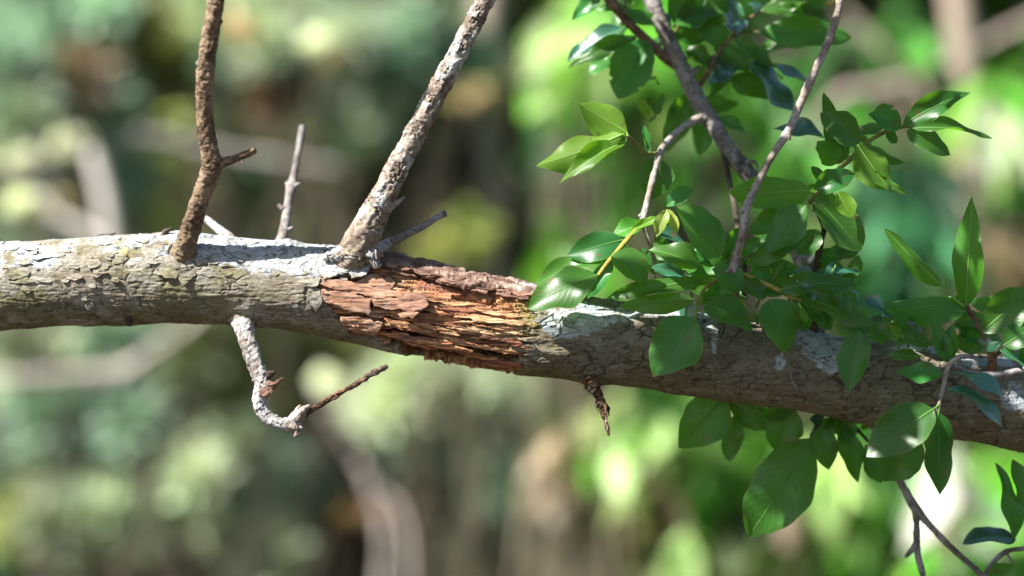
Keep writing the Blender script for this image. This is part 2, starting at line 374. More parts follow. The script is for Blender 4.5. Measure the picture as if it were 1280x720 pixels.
def build_branch():
    xs = np.concatenate([np.linspace(-420, -25, 60), np.arange(-20, 1300, .95), np.linspace(1305, 1750, 60)])
    # angles: 0 faces the lens, 90 degrees is up; denser on the side one sees
    a = np.concatenate([np.linspace(-105, 105, 216, endpoint=False), np.linspace(105, 255, 70, endpoint=False)])
    th = np.radians(a); n, m = len(xs), len(th)
    C, r, up, fr = branch_frame(xs)
    N3 = (up[:, None, :]*np.sin(th)[None, :, None]+fr[:, None, :]*np.cos(th)[None, :, None]).reshape(-1, 3)
    P = (np.repeat(C, m, 0)+N3*np.repeat(r, m)[:, None])
    x, y = proj(P)
    top = sm(np.repeat(xs, m), EX, ET); bot = sm(np.repeat(xs, m), EX, EB)
    v = (y-top)/(bot-top); front = np.tile(np.cos(th) > -.05, n)
    h, cid, crack = branch_height(P, x, y, v, front)
    jx = x+(fbm(P/9., 3, 201)-.5)*14+(fbm(P*np.array([1/40., 1/2.5, 1/2.5]), 3, 203)-.5)*60*sst(600, 640, x); jy = y+(fbm(P/7., 3, 205)-.5)*9
    wood = inpoly(jx, jy, WOOD) & np.tile(np.cos(th) > -.25, n)
    jx2 = x+(fbm(P*np.array([1/20., 1/4., 1/4.]), 3, 211)-.5)*22; jy2 = y+(fbm(P*np.array([1/20., 1/5., 1/5.]), 3, 215)-.5)*11
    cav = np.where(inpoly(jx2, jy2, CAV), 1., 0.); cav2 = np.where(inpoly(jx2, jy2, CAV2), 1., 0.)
    # relief of the torn fibres
    Q = P+np.stack([0*x, 3*fbm(P/30., 2, 217), 3*fbm(P/30., 2, 219)], 1)
    w1, w2, wid, woff = worley(Q*np.array([1/120., 1/6., 1/6.])+.35*(fbm(Q/20., 2, 233)-.5)[:, None], 231)
    u1, u2, uid, _ = worley(Q*np.array([1/55., 1/2.8, 1/2.8])+.4*(fbm(Q/12., 2, 243)-.5)[:, None], 241)
    fib = vnoise(P*np.array([1/28., 1/1.5, 1/1.5]), 251)
    hw = -4.5+(wid-.5)*8+(uid-.5)*3.6+(fib-.5)*2.8-sst(.12, 0, w2-w1)*4-sst(.1, 0, u2-u1)*1.5
    hw += 4.0*sst(590, 655, x)*sst(430, 415, y)
    hw = hw*(.55+.45*sst(400, 470, x))
    # the smooth sound wood in the middle
    smooth = np.exp(-((x-575)/75.)**2-((y-(345+.22*(x-480)+14))/16.)**2)
    hw = hw*(1-.75*smooth)+(-2.5+(fib-.5)*1.2)*.75*smooth
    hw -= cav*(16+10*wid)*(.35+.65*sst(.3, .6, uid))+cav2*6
    hh = np.where(wood, hw, h)
    V = P+N3*hh[:, None]
    cb = bark_colour(P, x, y, v, cid, front)
    cb = mixc(cb, (.06, .05, .035), crack*.5)
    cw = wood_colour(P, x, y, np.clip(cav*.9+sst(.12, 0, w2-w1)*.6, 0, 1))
    # sound bark grows back in over the wood at the right end of the wound
    edge = sst(628, 668, x+10*(fib-.5)+16*(fbm(P/10., 3, 261)-.5))*sst(445, 420, y)
    cw = mixc(cw, (.22, .19, .07), edge*.85)
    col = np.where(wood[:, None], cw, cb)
    F = grid_faces(n, m, True)
    wf = wood[F].sum(1) >= 3
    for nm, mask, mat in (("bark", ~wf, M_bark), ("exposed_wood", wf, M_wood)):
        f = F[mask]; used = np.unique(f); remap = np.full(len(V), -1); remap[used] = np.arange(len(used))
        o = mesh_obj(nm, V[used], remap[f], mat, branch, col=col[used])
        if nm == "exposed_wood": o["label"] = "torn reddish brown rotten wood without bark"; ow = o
    return ow
exposed = build_branch()

# ---------------------------------------------------- loose plates of bark and splinters of wood lying on the surface
def plate(poly, h0, thick, name, parent, mat, kind, tilt=(0, 0), jag=1.6, seed=0, dome=0.6, shade=None):
    """a flake whose outline shows at the given picture points, following the branch surface"""
    poly = np.asarray(poly, float); n = len(poly); pts = []
    per = np.linalg.norm(np.roll(poly, -1, 0)-poly, axis=1)
    for i in range(n):
        k = max(2, int(per[i]/2.6))
        for t in np.arange(k)/k: pts.append(poly[i]*(1-t)+poly[(i+1) % n]*t)
    pts = np.array(pts); m = len(pts); g = np.random.default_rng(seed+900)
    q = np.stack([pts[:, 0]/6, pts[:, 1]/4, np.full(m, seed*3.7)], 1)
    pts = pts+np.stack([(vnoise(q, 5)-.5)*jag*3, (vnoise(q, 9)-.5)*jag*2.2], 1)+g.normal(0, .22*jag, (m, 2))
    c = pts.mean(0); span = np.ptp(pts, 0)+1e-6
    rings = []; hs = []
    for sc, hh in ((.90, -thick), (.985, -.55*thick), (1.0, -.12*thick), (.97, .08), (.90, .18), (.80, .26), (.69, .32), (.57, .38), (.45, .42), (.33, .46), (.20, .5), (.05, .52)):
        p = c+(pts-c)*sc; rel = (p-c)/span
        h = h0+(hh*dome if hh > 0 else hh)+rel[:, 0]*tilt[0]+rel[:, 1]*tilt[1]
        w = np.stack([p[:, 0]/14, p[:, 1]/1.8, np.full(m, seed*1.3)], 1)
        h = h+(vnoise(w, 3)-.5)*2.0+(vnoise(w*np.array([3., 1.6, 1]), 4)-.5)*1.0
        rings.append(p); hs.append(h)
    A = np.concatenate(rings); H = np.concatenate(hs)
    V, nn = on_branch(A[:, 0], A[:, 1], H)
    F = grid_faces(len(rings), m, True)
    if np.dot(np.cross(V[F[m*3, 1]]-V[F[m*3, 0]], V[F[m*3, 3]]-V[F[m*3, 0]]), nn[F[m*3, 0]]) < 0: F = F[:, ::-1]
    x, y = A[:, 0], A[:, 1]
    if kind == 'wood':
        col = wood_colour(V+seed*13.1, x, y, np.zeros(len(V)))
    elif kind == 'red':
        P2 = V+seed*7.7
        nz = fbm(P2*np.array([1/22., 1/3., 1/3.]), 3, 81); n9 = fbm(P2/16., 3, 83)
        col = np.tile(np.array([.36, .195, .12]), (len(V), 1)); col = mixc(col, (.48, .31, .22), sst(.45, .7, n9)*.8)
        col = mixc(col, (.22, .10, .065), sst(.5, .72, nz)*.8); col = mixc(col, (.36, .31, .28), sst(.55, .75, 1-n9)*.4)
    else:
        vv = (y-sm(x, EX, ET))/(sm(x, EX, EB)-sm(x, EX, ET))
        col = bark_colour(V+seed*5.3*np.array([0, 0, 0]), x, y, vv, np.full(len(V), g.random()), np.ones(len(V), bool))
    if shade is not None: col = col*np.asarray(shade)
    # the lower rings of the rim are darkened
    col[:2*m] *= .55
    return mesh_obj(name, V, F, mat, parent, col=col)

RED = [  # reddish plates at the left of the wound
 ([(402, 348), (430, 350), (470, 360), (500, 364), (505, 372), (470, 372), (430, 364), (404, 358)], 2.5, 2.5, (0, 1)),
 ([(412, 363), (440, 366), (464, 375), (463, 392), (452, 390), (432, 387), (416, 378)], 3.5, 3, (2, 2)),
 ([(400, 360), (414, 365), (420, 380), (410, 380), (402, 370)], 2.0, 3, (0, 1)),
 ([(426, 396), (446, 394), (470, 401), (480, 404), (474, 414), (466, 418), (440, 412), (429, 408)], 4.0, 4, (2, 3)),
 ([(462, 372), (490, 371), (505, 378), (500, 386), (480, 386), (466, 382)], 3.0, 3, (2, 1)),
 ([(444, 352), (470, 340), (483, 350), (484, 362), (462, 362)], .5, 3, (0, -2)),
 ([(496, 372), (512, 366), (530, 369), (534, 376), (520, 382), (500, 382)], 5.5, 3, (4, -2)),
 ([(497, 381), (515, 378), (532, 374), (537, 382), (527, 388), (508, 391)], 7.5, 3, (5, 2)),
 ([(496, 391), (512, 389), (524, 390), (516, 396), (503, 397)], 8.5, 2.5, (2, 3)),
 ([(478, 352), (486, 342), (492, 352), (488, 366), (482, 366)], 0, 2.5, (0, 0)),
]
for i, (pl, h0, th, tl) in enumerate(RED):
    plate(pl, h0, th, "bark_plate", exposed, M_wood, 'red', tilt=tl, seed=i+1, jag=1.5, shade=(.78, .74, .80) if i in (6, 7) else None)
SPL = [  # long splinters and ledges of torn wood
 ([(588, 396), (620, 398), (655, 402), (656, 408), (620, 404), (592, 402)], 1.6, 3, (3, 0)),
 ([(498, 420), (530, 424), (560, 431), (592, 438), (590, 444), (560, 439), (530, 431), (500, 426)], .5, 4, (0, 3)),
 ([(604, 453), (625, 451), (652, 456), (650, 461), (620, 459), (606, 457)], 1.0, 4, (0, 2)),
 ([(480, 399), (500, 401), (520, 408), (546, 415), (538, 419), (510, 413), (484, 406)], 1.0, 3.5, (0, 2)),
 ([(590, 385), (630, 389), (652, 396), (640, 398), (604, 391)], .3, 2.4, (1, 1)),
 ([(560, 425), (600, 431), (640, 438), (654, 442), (640, 444), (600, 437), (562, 429)], -1.0, 3.0, (0, 1)),
]
gs = np.random.default_rng(81)
for i in range(64):    # slender slivers along the grain
    x0 = gs.uniform(478, 636) if i > 14 else gs.uniform(470, 560); vf = gs.uniform(.30, .97)
    t, b = float(sm([x0], EX, ET)[0]), float(sm([x0], EX, EB)[0]); y0 = t+(b-t)*vf
    if x0 < 500 and y0 > 420 or x0 > 525 and .24 < vf < .52 and gs.random() < .8: continue
    L = gs.uniform(18, 62); L = min(L, 662-x0); w = gs.uniform(1.2, 3.0); sl = .21+gs.normal()*.03
    f = lambda q, o: (x0+L*q, y0+L*q*sl+o)
    SPL.append(([f(0, -w*.4), f(.25, -w), f(.6, -w*.9), f(1, -w*.1), f(.97, w*.3), f(.7, w*.9), f(.3, w), f(.02, w*.6)], gs.uniform(-4.5, 1.2), 3.0, (gs.uniform(-2, 3), gs.uniform(0, 2))))
for i, (pl, h0, th, tl) in enumerate(SPL):
    plate(pl, h0, th, "splinter", exposed, M_wood, 'wood', tilt=tl, seed=i+31, jag=.8 if i > 5 else 1.2)
gs = np.random.default_rng(83)
for i in range(26):    # torn dark shreds hanging at the lip of the lifted strip
    x0 = 474+i*7.0+gs.uniform(-3, 3); t, b = float(sm([x0], EX, ET)[0]), float(sm([x0], EX, EB)[0]); y0 = t+gs.uniform(7, 17)
    L = gs.uniform(14, 40); L = min(L, 668-x0); w = gs.uniform(1.4, 3.2); sl = .21+gs.normal()*.05
    f = lambda q, o: (x0+L*q, y0+L*q*sl+o)
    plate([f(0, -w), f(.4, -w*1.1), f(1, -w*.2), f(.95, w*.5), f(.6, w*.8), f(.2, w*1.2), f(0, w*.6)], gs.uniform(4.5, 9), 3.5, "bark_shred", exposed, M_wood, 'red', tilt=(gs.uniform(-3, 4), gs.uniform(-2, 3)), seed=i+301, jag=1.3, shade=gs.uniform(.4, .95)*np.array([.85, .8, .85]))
FLK = [  # grey flakes of outer bark
 ([(199, 336), (214, 334), (224, 340), (221, 349), (208, 348), (201, 343)], 2.5, 2, (0, 3)),
 ([(224, 346), (236, 341), (246, 344), (238, 352), (228, 357), (224, 352)], 3.5, 2.2, (0, 4)),
 ([(236, 332), (250, 336), (262, 343), (280, 342), (278, 347), (262, 347), (246, 343)], 2.0, 2, (0, 3)),
 ([(262, 318), (280, 321), (296, 328), (300, 336), (284, 332), (266, 326)], 1.0, 1.6, (0, 2)),
 ([(290, 300), (306, 306), (324, 320), (318, 323), (302, 316), (290, 308)], 1.2, 1.6, (0, 2)),
 ([(340, 366), (352, 362), (360, 368), (356, 374), (344, 373)], 1.6, 1.6, (0, 2)),
 ([(372, 346), (392, 342), (402, 348), (396, 358), (380, 360), (372, 354)], 2.6, 2.4, (1, 3)),
 ([(384, 360), (400, 360), (403, 376), (396, 390), (388, 380)], 2.2, 2.4, (1, 2)),
 ([(400, 336), (416, 330), (428, 334), (420, 346), (404, 350)], 3.5, 3, (2, 3)),
 ([(414, 326), (432, 322), (446, 330), (440, 342), (424, 344)], 4.0, 3, (2, 3)),
 ([(432, 336), (448, 332), (462, 336), (458, 346), (440, 350)], 5.0, 3.5, (2, 3)),
 ([(450, 326), (462, 322), (466, 332), (460, 342), (452, 340)], 6.0, 3.5, (2, 2)),
 ([(120, 290), (132, 288), (145, 289), (143, 293), (130, 293)], 2.5, 1.5, (2, -2)),
 ([(182, 324), (196, 322), (204, 328), (194, 332), (184, 330)], 1.6, 1.5, (0, 2)),
 ([(120, 302), (134, 300), (142, 304), (132, 308), (122, 306)], 1.5, 1.5, (0, 2)),
 ([(54, 314), (74, 312), (84, 318), (72, 323), (58, 320)], 1.2, 1.4, (0, 2)),
 ([(116, 338), (130, 336), (136, 341), (126, 345), (116, 343)], 1.2, 1.4, (0, 2)),
 ([(80, 344), (96, 342), (104, 347), (94, 351), (82, 349)], 1.0, 1.4, (0, 2)),
 ([(160, 300), (176, 304), (180, 309), (168, 312), (158, 307)], 1.4, 1.4, (0, 2)),
 ([(8, 342), (28, 338), (36, 343), (24, 349), (10, 350)], 1.0, 1.4, (0, 2)),
 ([(350, 330), (366, 334), (372, 342), (360, 344), (348, 338)], 1.2, 1.5, (0, 2)),
 ([(332, 352), (346, 350), (352, 356), (342, 360), (333, 358)], 1.0, 1.4, (0, 2)),
 ([(1004, 430), (1024, 426), (1040, 432), (1038, 446), (1022, 450), (1008, 442)], 2.0, 2, (0, 3)),
 ([(1030, 452), (1044, 450), (1050, 460), (1042, 470), (1032, 464)], 2.0, 2, (0, 3)),
 ([(880, 410), (890, 406), (900, 412), (896, 420), (884, 420)], 3.5, 2.5, (0, 3)),
 ([(888, 420), (894, 420), (897, 440), (901, 466), (897, 466), (890, 440)], 2, 2, (0, 2)),
 ([(964, 450), (972, 449), (975, 462), (974, 472), (968, 462)], 2, 2, (0, 2)),
 ([(985, 462), (990, 464), (998, 486), (999, 494), (994, 488)], 2, 2, (0, 2)),
 ([(668, 430), (690, 434), (712, 436), (724, 440), (700, 444), (676, 440)], 1.6, 2, (0, 3)),
 ([(1225, 456), (1244, 455), (1256, 461), (1246, 468), (1230, 466)], 1.6, 2, (0, 3)),
 ([(1130, 430), (1150, 428), (1166, 434), (1160, 442), (1140, 440)], 1.6, 2, (0, 3)),
 ([(300, 384), (310, 382), (318, 388), (316, 396), (304, 394)], 3, 2, (0, 2)),
]
for i, (pl, h0, th, tl) in enumerate(FLK):
    plate(pl, h0, th, "bark_flake", branch, M_bark, 'bark', tilt=tl, seed=i+61, jag=1.3)
for i in range(96):    # smaller scales, loosest on the upper half of the left end
    g = np.random.default_rng(400+i)
    x = g.uniform(4, 440) if i < 46 or i >= 70 else g.uniform(670, 1270)
    t, b = float(sm([x], EX, ET)[0]), float(sm([x], EX, EB)[0])
    y = t+(b-t)*(g.uniform(.06, .5) if i < 34 or i >= 70 else g.uniform(.3, .9))
    L, H = (g.uniform(5, 13), g.uniform(2.5, 5)) if i < 70 else (g.uniform(11, 22), g.uniform(4, 8))
    a = np.linspace(0, 2*math.pi, 7)[:-1]
    plate([(x+L*math.cos(q)*g.uniform(.6, 1), y+H*math.sin(q)*g.uniform(.6, 1)) for q in a], g.uniform(.6, 1.8), 1.6, "bark_flake", branch, M_bark, 'bark',
          tilt=(g.uniform(-1, 2), g.uniform(.5, 3)), seed=i+130, jag=1.0)

# the thick strip of bark that overhangs the top of the wound
def bark_flap():
    xs = np.arange(466, 664, 1.1); n = len(xs)
    C, r, up, fr = branch_frame(xs)
    e0 = 50+16*(vnoise(np.stack([xs/26, 0*xs, 0*xs], 1), 3)-.5)+5*(vnoise(np.stack([xs/7, 0*xs, 0*xs], 1), 4)-.5)
    lift = 3.0+3.2*np.sin(np.clip((xs-470)/190, 0, 1)*math.pi)
    prof = [(-3, 0.0), (0, 1.0), (1, 2.0), (3, 2.2), (6, 2.4), (9, 2.5), (12, 2.6), (15, 2.7), (18, 2.8), (21, 2.9), (25, 3.0), (30, 2.9), (36, 2.7), (43, 2.4), (50, 2.2), (64, 1.0), (74, -1.5)]   # degrees beyond the lip, thickness
    prof = [(0.5, -5.5), (-1.0, -3.0)]+[(p[0], p[1]) for p in prof]
    rows = []; cols = []
    for k, (da, dh) in enumerate(prof):
        th = np.radians(50+(e0-50)*max(0, 1-max(da, 0)/60.)+da)
        nrm = up*np.sin(th)[:, None]+fr*np.cos(th)[:, None]
        base = C+nrm*r[:, None]
        q = base*np.array([1/45., 1/2.6, 1/2.6])
        hh = lift*(1 if da < 30 else max(0, 1-(da-30)/40))+dh*1.4+(vnoise(q, 11)-.5)*5.5+(fbm(base*np.array([1/14., 1/2., 1/2.]), 2, 12)-.5)*2.4
        w1, w2, wi, wo = worley(base*np.array([1/60., 1/5., 1/5.]), 77)
        hh = hh+(wi-.5)*3.0*(1 if k > 1 else .3)-sst(.12, 0, w2-w1)*1.4
        rows.append(base+nrm*hh[:, None])
        nz = fbm(base*np.array([1/20., 1/3., 1/3.]), 3, 15)
        c = np.tile(np.array([.20, .115, .085]), (n, 1)); c = mixc(c, (.34, .25, .20), sst(.45, .65, nz)); c = mixc(c, (.08, .04, .03), sst(.5, .7, 1-nz)*.8)
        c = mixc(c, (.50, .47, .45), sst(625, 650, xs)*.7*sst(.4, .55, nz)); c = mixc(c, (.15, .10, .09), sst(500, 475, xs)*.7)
        cols.append(c)
    V = np.stack(rows, 1).reshape(-1, 3); col = np.stack(cols, 1).reshape(-1, 3)
    F = grid_faces(n, len(prof), False)
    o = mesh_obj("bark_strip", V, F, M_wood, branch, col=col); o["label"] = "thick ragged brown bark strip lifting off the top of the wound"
bark_flap()

# ------------------------------------------------------------------ twigs: tubes grown along a path
def crom(pts, step):
    pts = np.asarray(pts, float); n = len(pts); out = []
    for i in range(n-1):
        p0, p1, p2, p3 = pts[max(i-1, 0)], pts[i], pts[i+1], pts[min(i+2, n-1)]
        k = max(2, int(np.linalg.norm(p2[:3]-p1[:3])/step))
        t = (np.arange(k)/k)[:, None]
        out.append(.5*((2*p1)+(-p0+p2)*t+(2*p0-5*p1+4*p2-p3)*t*t+(-p0+3*p1-3*p2+p3)*t**3))
    out.append(pts[-1:]); return np.concatenate(out)
def tube_geo(path, step=1.6, ring=18, rough=.9, flake=0.0, seed=0, world_space=False, wart=0.0):
    """path rows: x, y, depth, radius in picture terms"""
    path = np.asarray(path, float)
    g = np.array([[*W(p[0], p[1], p[2]), p[3]] for p in path]) if not world_space else path
    s = crom(g, step); C = s[:, :3]; r = np.maximum(s[:, 3], .25); n = len(C)
    T = np.gradient(C, axis=0); T /= np.linalg.norm(T, axis=1, keepdims=True)+1e-9
    ref = np.array([0, -1., 0]); u = np.cross(T, ref); u /= np.linalg.norm(u, axis=1, keepdims=True)+1e-9
    for i in range(1, n):     # keep the frame from spinning
        u[i] = u[i-1]-T[i]*np.dot(u[i-1], T[i]); u[i] /= np.linalg.norm(u[i])+1e-9
    w = np.cross(T, u)
    a = np.linspace(0, 2*math.pi, ring, endpoint=False)
    N3 = (u[:, None, :]*np.cos(a)[None, :, None]+w[:, None, :]*np.sin(a)[None, :, None]).reshape(-1, 3)
    R = np.repeat(r, ring); P = np.repeat(C, ring, 0)+N3*R[:, None]
    Q = P+seed*31.7
    h = (fbm(Q/9., 3, 301)-.5)*rough*1.6+(fbm(Q/3., 2, 305)-.5)*rough*.9
    cid = np.full(len(P), .5); crack = np.zeros(len(P))
    if flake > 0:
        t = np.repeat(np.cumsum(np.r_[0, np.linalg.norm(np.diff(C, axis=0), axis=1)]), ring)
        f1, f2, cid, off = worley(np.stack([t/11., np.tile(np.cos(a), n)*R/5.5, np.tile(np.sin(a), n)*R/5.5], 1)+seed*9.1+(fbm(Q/8., 2, 311)-.5)[:, None]*1.2, 307)
        crack = sst(.14, 0, f2-f1)*sst(.4, .6, fbm(Q/20., 2, 309))
        h += flake*((cid-.5)*1.6-crack*2.0)
    if wart > 0:
        q1, q2, qi, _ = worley(Q/np.array([9., 9., 9.]), 317)
        h += wart*sst(.34, .10, q1)*(qi > .45)*2.2+wart*(vnoise(Q/1.6, 319)-.5)*.8
    V = P+N3*np.clip(h, -.45*R, 9)[:, None]
    V = np.concatenate([V, C[:1], C[-1:]+T[-1:]*r[-1]*.4])
    F = grid_faces(n, ring, True)
    j = np.arange(ring); j2 = (j+1) % ring; e = len(V)
    cap0 = np.stack([j2, j, np.full(ring, e-2), np.full(ring, -1)], 1); b = (n-1)*ring
    cap1 = np.stack([b+j, b+j2, np.full(ring, e-1), np.full(ring, -1)], 1)
    F = np.concatenate([F, cap0, cap1])
    tt = np.repeat(np.linspace(0, 1, n), ring); tt = np.r_[tt, 0, 1]
    return V, F, tt, np.r_[cid, .5, .5], np.r_[crack, 0, 0], np.concatenate([Q, Q[:1], Q[-1:]])
def twig_col(kind, V, Q, tt, cid, crack):
    n = len(V); n1 = fbm(Q/18., 3, 321); n2 = fbm(Q/5., 3, 325); n3 = fbm(Q/40., 2, 327)
    base = {'brown': ((.255, .170, .105), (.42, .31, .21), (.11, .07, .045), 0),
            'lichen': ((.34, .275, .22), (.50, .43, .37), (.15, .10, .07), .8),
            'white': ((.42, .39, .365), (.60, .575, .55), (.17, .12, .09), .55),
            'grey': ((.22, .19, .175), (.36, .32, .30), (.12, .10, .09), .2),
            'dark': ((.085, .060, .045), (.17, .13, .10), (.04, .03, .022), 0),
            'red': ((.22, .12, .085), (.34, .22, .16), (.12, .06, .04), 0),
            'peeled': ((.15, .08, .045), (.28, .16, .09), (.05, .03, .02), 0),
            'green': ((.22, .24, .06), (.36, .36, .10), (.18, .16, .05), 0),
            'yellow': ((.46, .38, .07), (.58, .48, .12), (.34, .26, .07), 0),
            'pale': ((.36, .29, .24), (.52, .45, .40), (.20, .14, .10), .25)}[kind]
    c = np.tile(np.array(base[0]), (n, 1)); c = mixc(c, base[1], sst(.42, .66, n1*.6+n2*.4)); c = mixc(c, base[2], sst(.5, .72, 1-n1*.5-n2*.5)*.8)
    if base[3]:
        c = mixc(c, (.62, .64, .65), sst(.49, .55, n3*.45+n1*.35+cid*.2-(.12*sst(.30, .12, tt) if kind == 'lichen' else 0))*base[3])
        c = mixc(c, (.40, .36, .14), sst(.76, .82, fbm(Q/10., 2, 331))*.4)
    c = mixc(c, base[2], sst(.60, .68, fbm(Q/3., 2, 333))*.6)
    c = mixc(c, (.055, .04, .03), crack*.6)
    if kind in ('white', 'lichen', 'brown'):     # the collar keeps the bark of the branch
        c = mixc(c, (.26, .20, .13), (sst(.20, .11, tt+.06*(n2-.5)) if kind == 'white' else sst(.12, .05, tt+.05*(n2-.5)))*(.4 if kind == 'lichen' else .8))
    return c
def twig(paths, kind, parent, name="twig", label=None, **kw):
    """one mesh: the first path is the twig, the others its knots and spurs"""
    Vs, Fs, Cs = [], [], []; o = 0
    for i, p in enumerate(paths):
        k = kind
        if isinstance(p, tuple): k, p = p
        V, F, tt, cid, crack, Q = tube_geo(p, seed=kw.get('seed', 0)+i, **{a: b for a, b in kw.items() if a != 'seed'})
        F = np.where(F >= 0, F+o, -1); o += len(V)
        Vs.append(V); Fs.append(F); Cs.append(twig_col(k, V, Q, tt, cid, crack))
    ob = mesh_obj(name, np.concatenate(Vs), np.concatenate(Fs), M_twig, parent, col=np.concatenate(Cs))
    if label: ob["label"] = label
    return ob

twig([[(224, 336, -30, 17), (229, 316, -46, 15), (236, 294, -56, 12.5), (246, 262, -68, 11.5), (257, 232, -79, 11.5), (265, 208, -87, 13), (262, 188, -94, 11), (257, 160, -102, 10.5), (256, 120, -114, 10.5), (258, 80, -126, 10.5),
      (264, 40, -136, 10), (270, 0, -146, 9.5), (276, -60, -160, 9.5), (290, -200, -190, 9)],
     [(266, 207, -87, 9), (280, 203, -88, 6), (298, 197, -89, 4.6), (313, 190, -90, 4.6), (319, 187, -91, 4)],
     ('pale', [(257, 84, -125, 5), (250, 80, -128, 3.6), (246, 77, -129, 1.5)]), [(266, 32, -138, 6), (274, 28, -140, 4), (278, 27, -140, 1.5)],
     [(296, 198, -89, 3), (303, 203, -92, 1.2)], [(255, 130, -112, 5), (249, 126, -115, 1.5)]],
    'brown', branch, label="brown upright dead twig with a short spur", ring=44, step=.9, rough=1.7, flake=.9, wart=.55, seed=1)
twig([[(292, 304, 4, 8), (284, 295, 10, 6.5), (268, 282, 18, 5), (254, 271, 24, 4), (249, 267, 26, 2.5)]], 'white', branch, label="short whitish broken twig stub", ring=16, seed=4)
twig([[(349, 312, 25, 8.5), (354, 292, 40, 7), (357, 275, 60, 6), (361, 250, 85, 5.5), (364, 235, 95, 7), (367, 222, 105, 5), (371, 200, 120, 4.6), (375, 176, 135, 4.4), (378, 158, 145, 4.2)],
      [(364, 235, 95, 5), (358, 228, 98, 2.5)], [(365, 234, 95, 5), (375, 229, 92, 1.6)], [(355, 290, 45, 4), (366, 284, 40, 1.5)], [(354, 262, 70, 4), (348, 256, 72, 2)]],
     'grey', branch, label="thin greyish upright twig behind the branch", ring=16, seed=6)
twig([[(428, 350, -16, 22), (438, 330, -34, 23), (448, 308, -46, 21.5), (457, 288, -50, 19.5), (470, 264, -51, 17), (486, 232, -52, 15), (504, 196, -52, 14), (530, 146, -53, 13.2), (556, 96, -54, 12.6), (580, 52, -55, 11.8), (605, 3, -56, 10.8), (640, -64, -58, 10.5), (720, -220, -62, 10)],
      [(586, 42, -60, 6), (581, 44, -66, 5), (579, 45, -68, 2)], [(548, 112, -54, 10), (559, 108, -55, 3)], [(520, 165, -53, 10), (531, 170, -53, 2)], [(450, 316, -50, 17), (424, 318, -52, 9), (404, 322, -50, 3)], [(456, 310, -46, 16), (466, 322, -54, 11), (472, 334, -56, 4)]],
     'lichen', branch, label="long leaning twig mottled with white lichen", ring=60, step=.9, rough=1.6, flake=1.5, wart=.3, seed=9)
twig([[(462, 316, -24, 9), (478, 307, -18, 6.5), (500, 297, -14, 5), (525, 285, -8, 4.4), (545, 273, -3, 4), (557, 267, 0, 4.4)], ('white', [(464, 316, -26, 8), (480, 307, -20, 6.8), (487, 304, -18, 5.8)])], 'grey', branch, label="short grey twig beside the leaning one", ring=18, seed=12)
twig([[(476, 272, -30, 4), (486, 262, -24, 3.4), (497, 253, -20, 3), (506, 246, -16, .8)]], 'white', branch, name="spur", ring=12, rough=.5, seed=14)
twig([[(300, 380, -12, 22), (302, 394, -24, 19), (304, 403, -32, 15), (306, 411, -38, 12), (309, 421, -44, 10.6), (314, 440, -52, 10.4), (321, 460, -56, 10), (329, 476, -58, 10.5), (328, 490, -60, 10.5), (325, 503, -62, 9), (329, 515, -64, 8), (340, 525, -66, 8), (353, 530, -67, 7), (364, 529, -68, 8), (374, 521, -68, 7), (381, 515, -68, 5)],
      ('peeled', [(380, 517, -68, 4.6), (400, 506, -70, 3.8), (424, 492, -73, 3.4), (446, 479, -76, 3.0), (458, 472, -78, 3.0)]),
      ('dark', [(455, 474, -77, 4.0), (464, 468, -78, 4.2), (474, 463, -79, 3.6), (484, 458, -80, 3.0)]),
      ('pale', [(366, 530, -70, 6.5), (372, 538, -72, 4.5), (368, 546, -73, 2)]), ('pale', [(372, 524, -70, 6.5), (380, 512, -73, 4), (387, 506, -74, 1.4)]), ('pale', [(366, 524, -66, 6), (373, 512, -64, 3.5), (376, 507, -64, 1.5)]),
      ('red', [(333, 482, -62, 7), (342, 482, -66, 4.5), (349, 476, -68, 2), (354, 472, -69, .7)]), ('dark', [(331, 470, -60, 6), (339, 467, -64, 3), (344, 466, -65, .8)]), ('red', [(329, 490, -66, 7), (336, 492, -70, 4), (341, 488, -71, 1)]),
      ('pale', [(374, 534, -70, 4), (379, 533, -72, 1.6)]), ('dark', [(316, 440, -52, 6), (323, 437, -58, 1)])],
     'white', branch, label="crooked whitish dead twig hanging below the branch", ring=36, step=.9, rough=1.8, flake=1.0, wart=.6, seed=16)
twig([[(737, 470, -26, 14), (742, 483, -26, 9), (748, 494, -24, 5), (752, 508, -23, 4), (755, 520, -22, 3), (758, 532, -21, 2), (762, 546, -20, .6)],
      [(752, 506, -25, 5), (757, 510, -27, 3), (758, 522, -27, .8)], ('dark', [(741, 484, -26, 10), (742, 492, -28, 4), (745, 498, -28, 1)]), ('dark', [(748, 492, -24, 5), (745, 506, -26, 2), (749, 517, -27, .4)]), [(752, 500, -22, 4), (760, 512, -20, 1.4), (761, 520, -20, .4)], ('pale', [(754, 512, -25, 2.2), (759, 530, -25, 1), (759, 538, -25, .4)])], 'peeled', branch, label="sharp broken brown spur under the branch", ring=30, step=.8, rough=3.2, flake=1.2, wart=.8, seed=20)
twig([[(203, 297, -20, 4), (206, 290, -20, 4), (211, 287, -20, 2.8), (214, 285, -20, .8)]], 'dark', branch, name="bark_stub", ring=14, rough=2.6, seed=22)
twig([[(160, 398, -30, 5), (162, 405, -31, 3.4), (162, 408, -31, 1)]], 'dark', branch, name="bark_stub", ring=12, rough=2, seed=24)

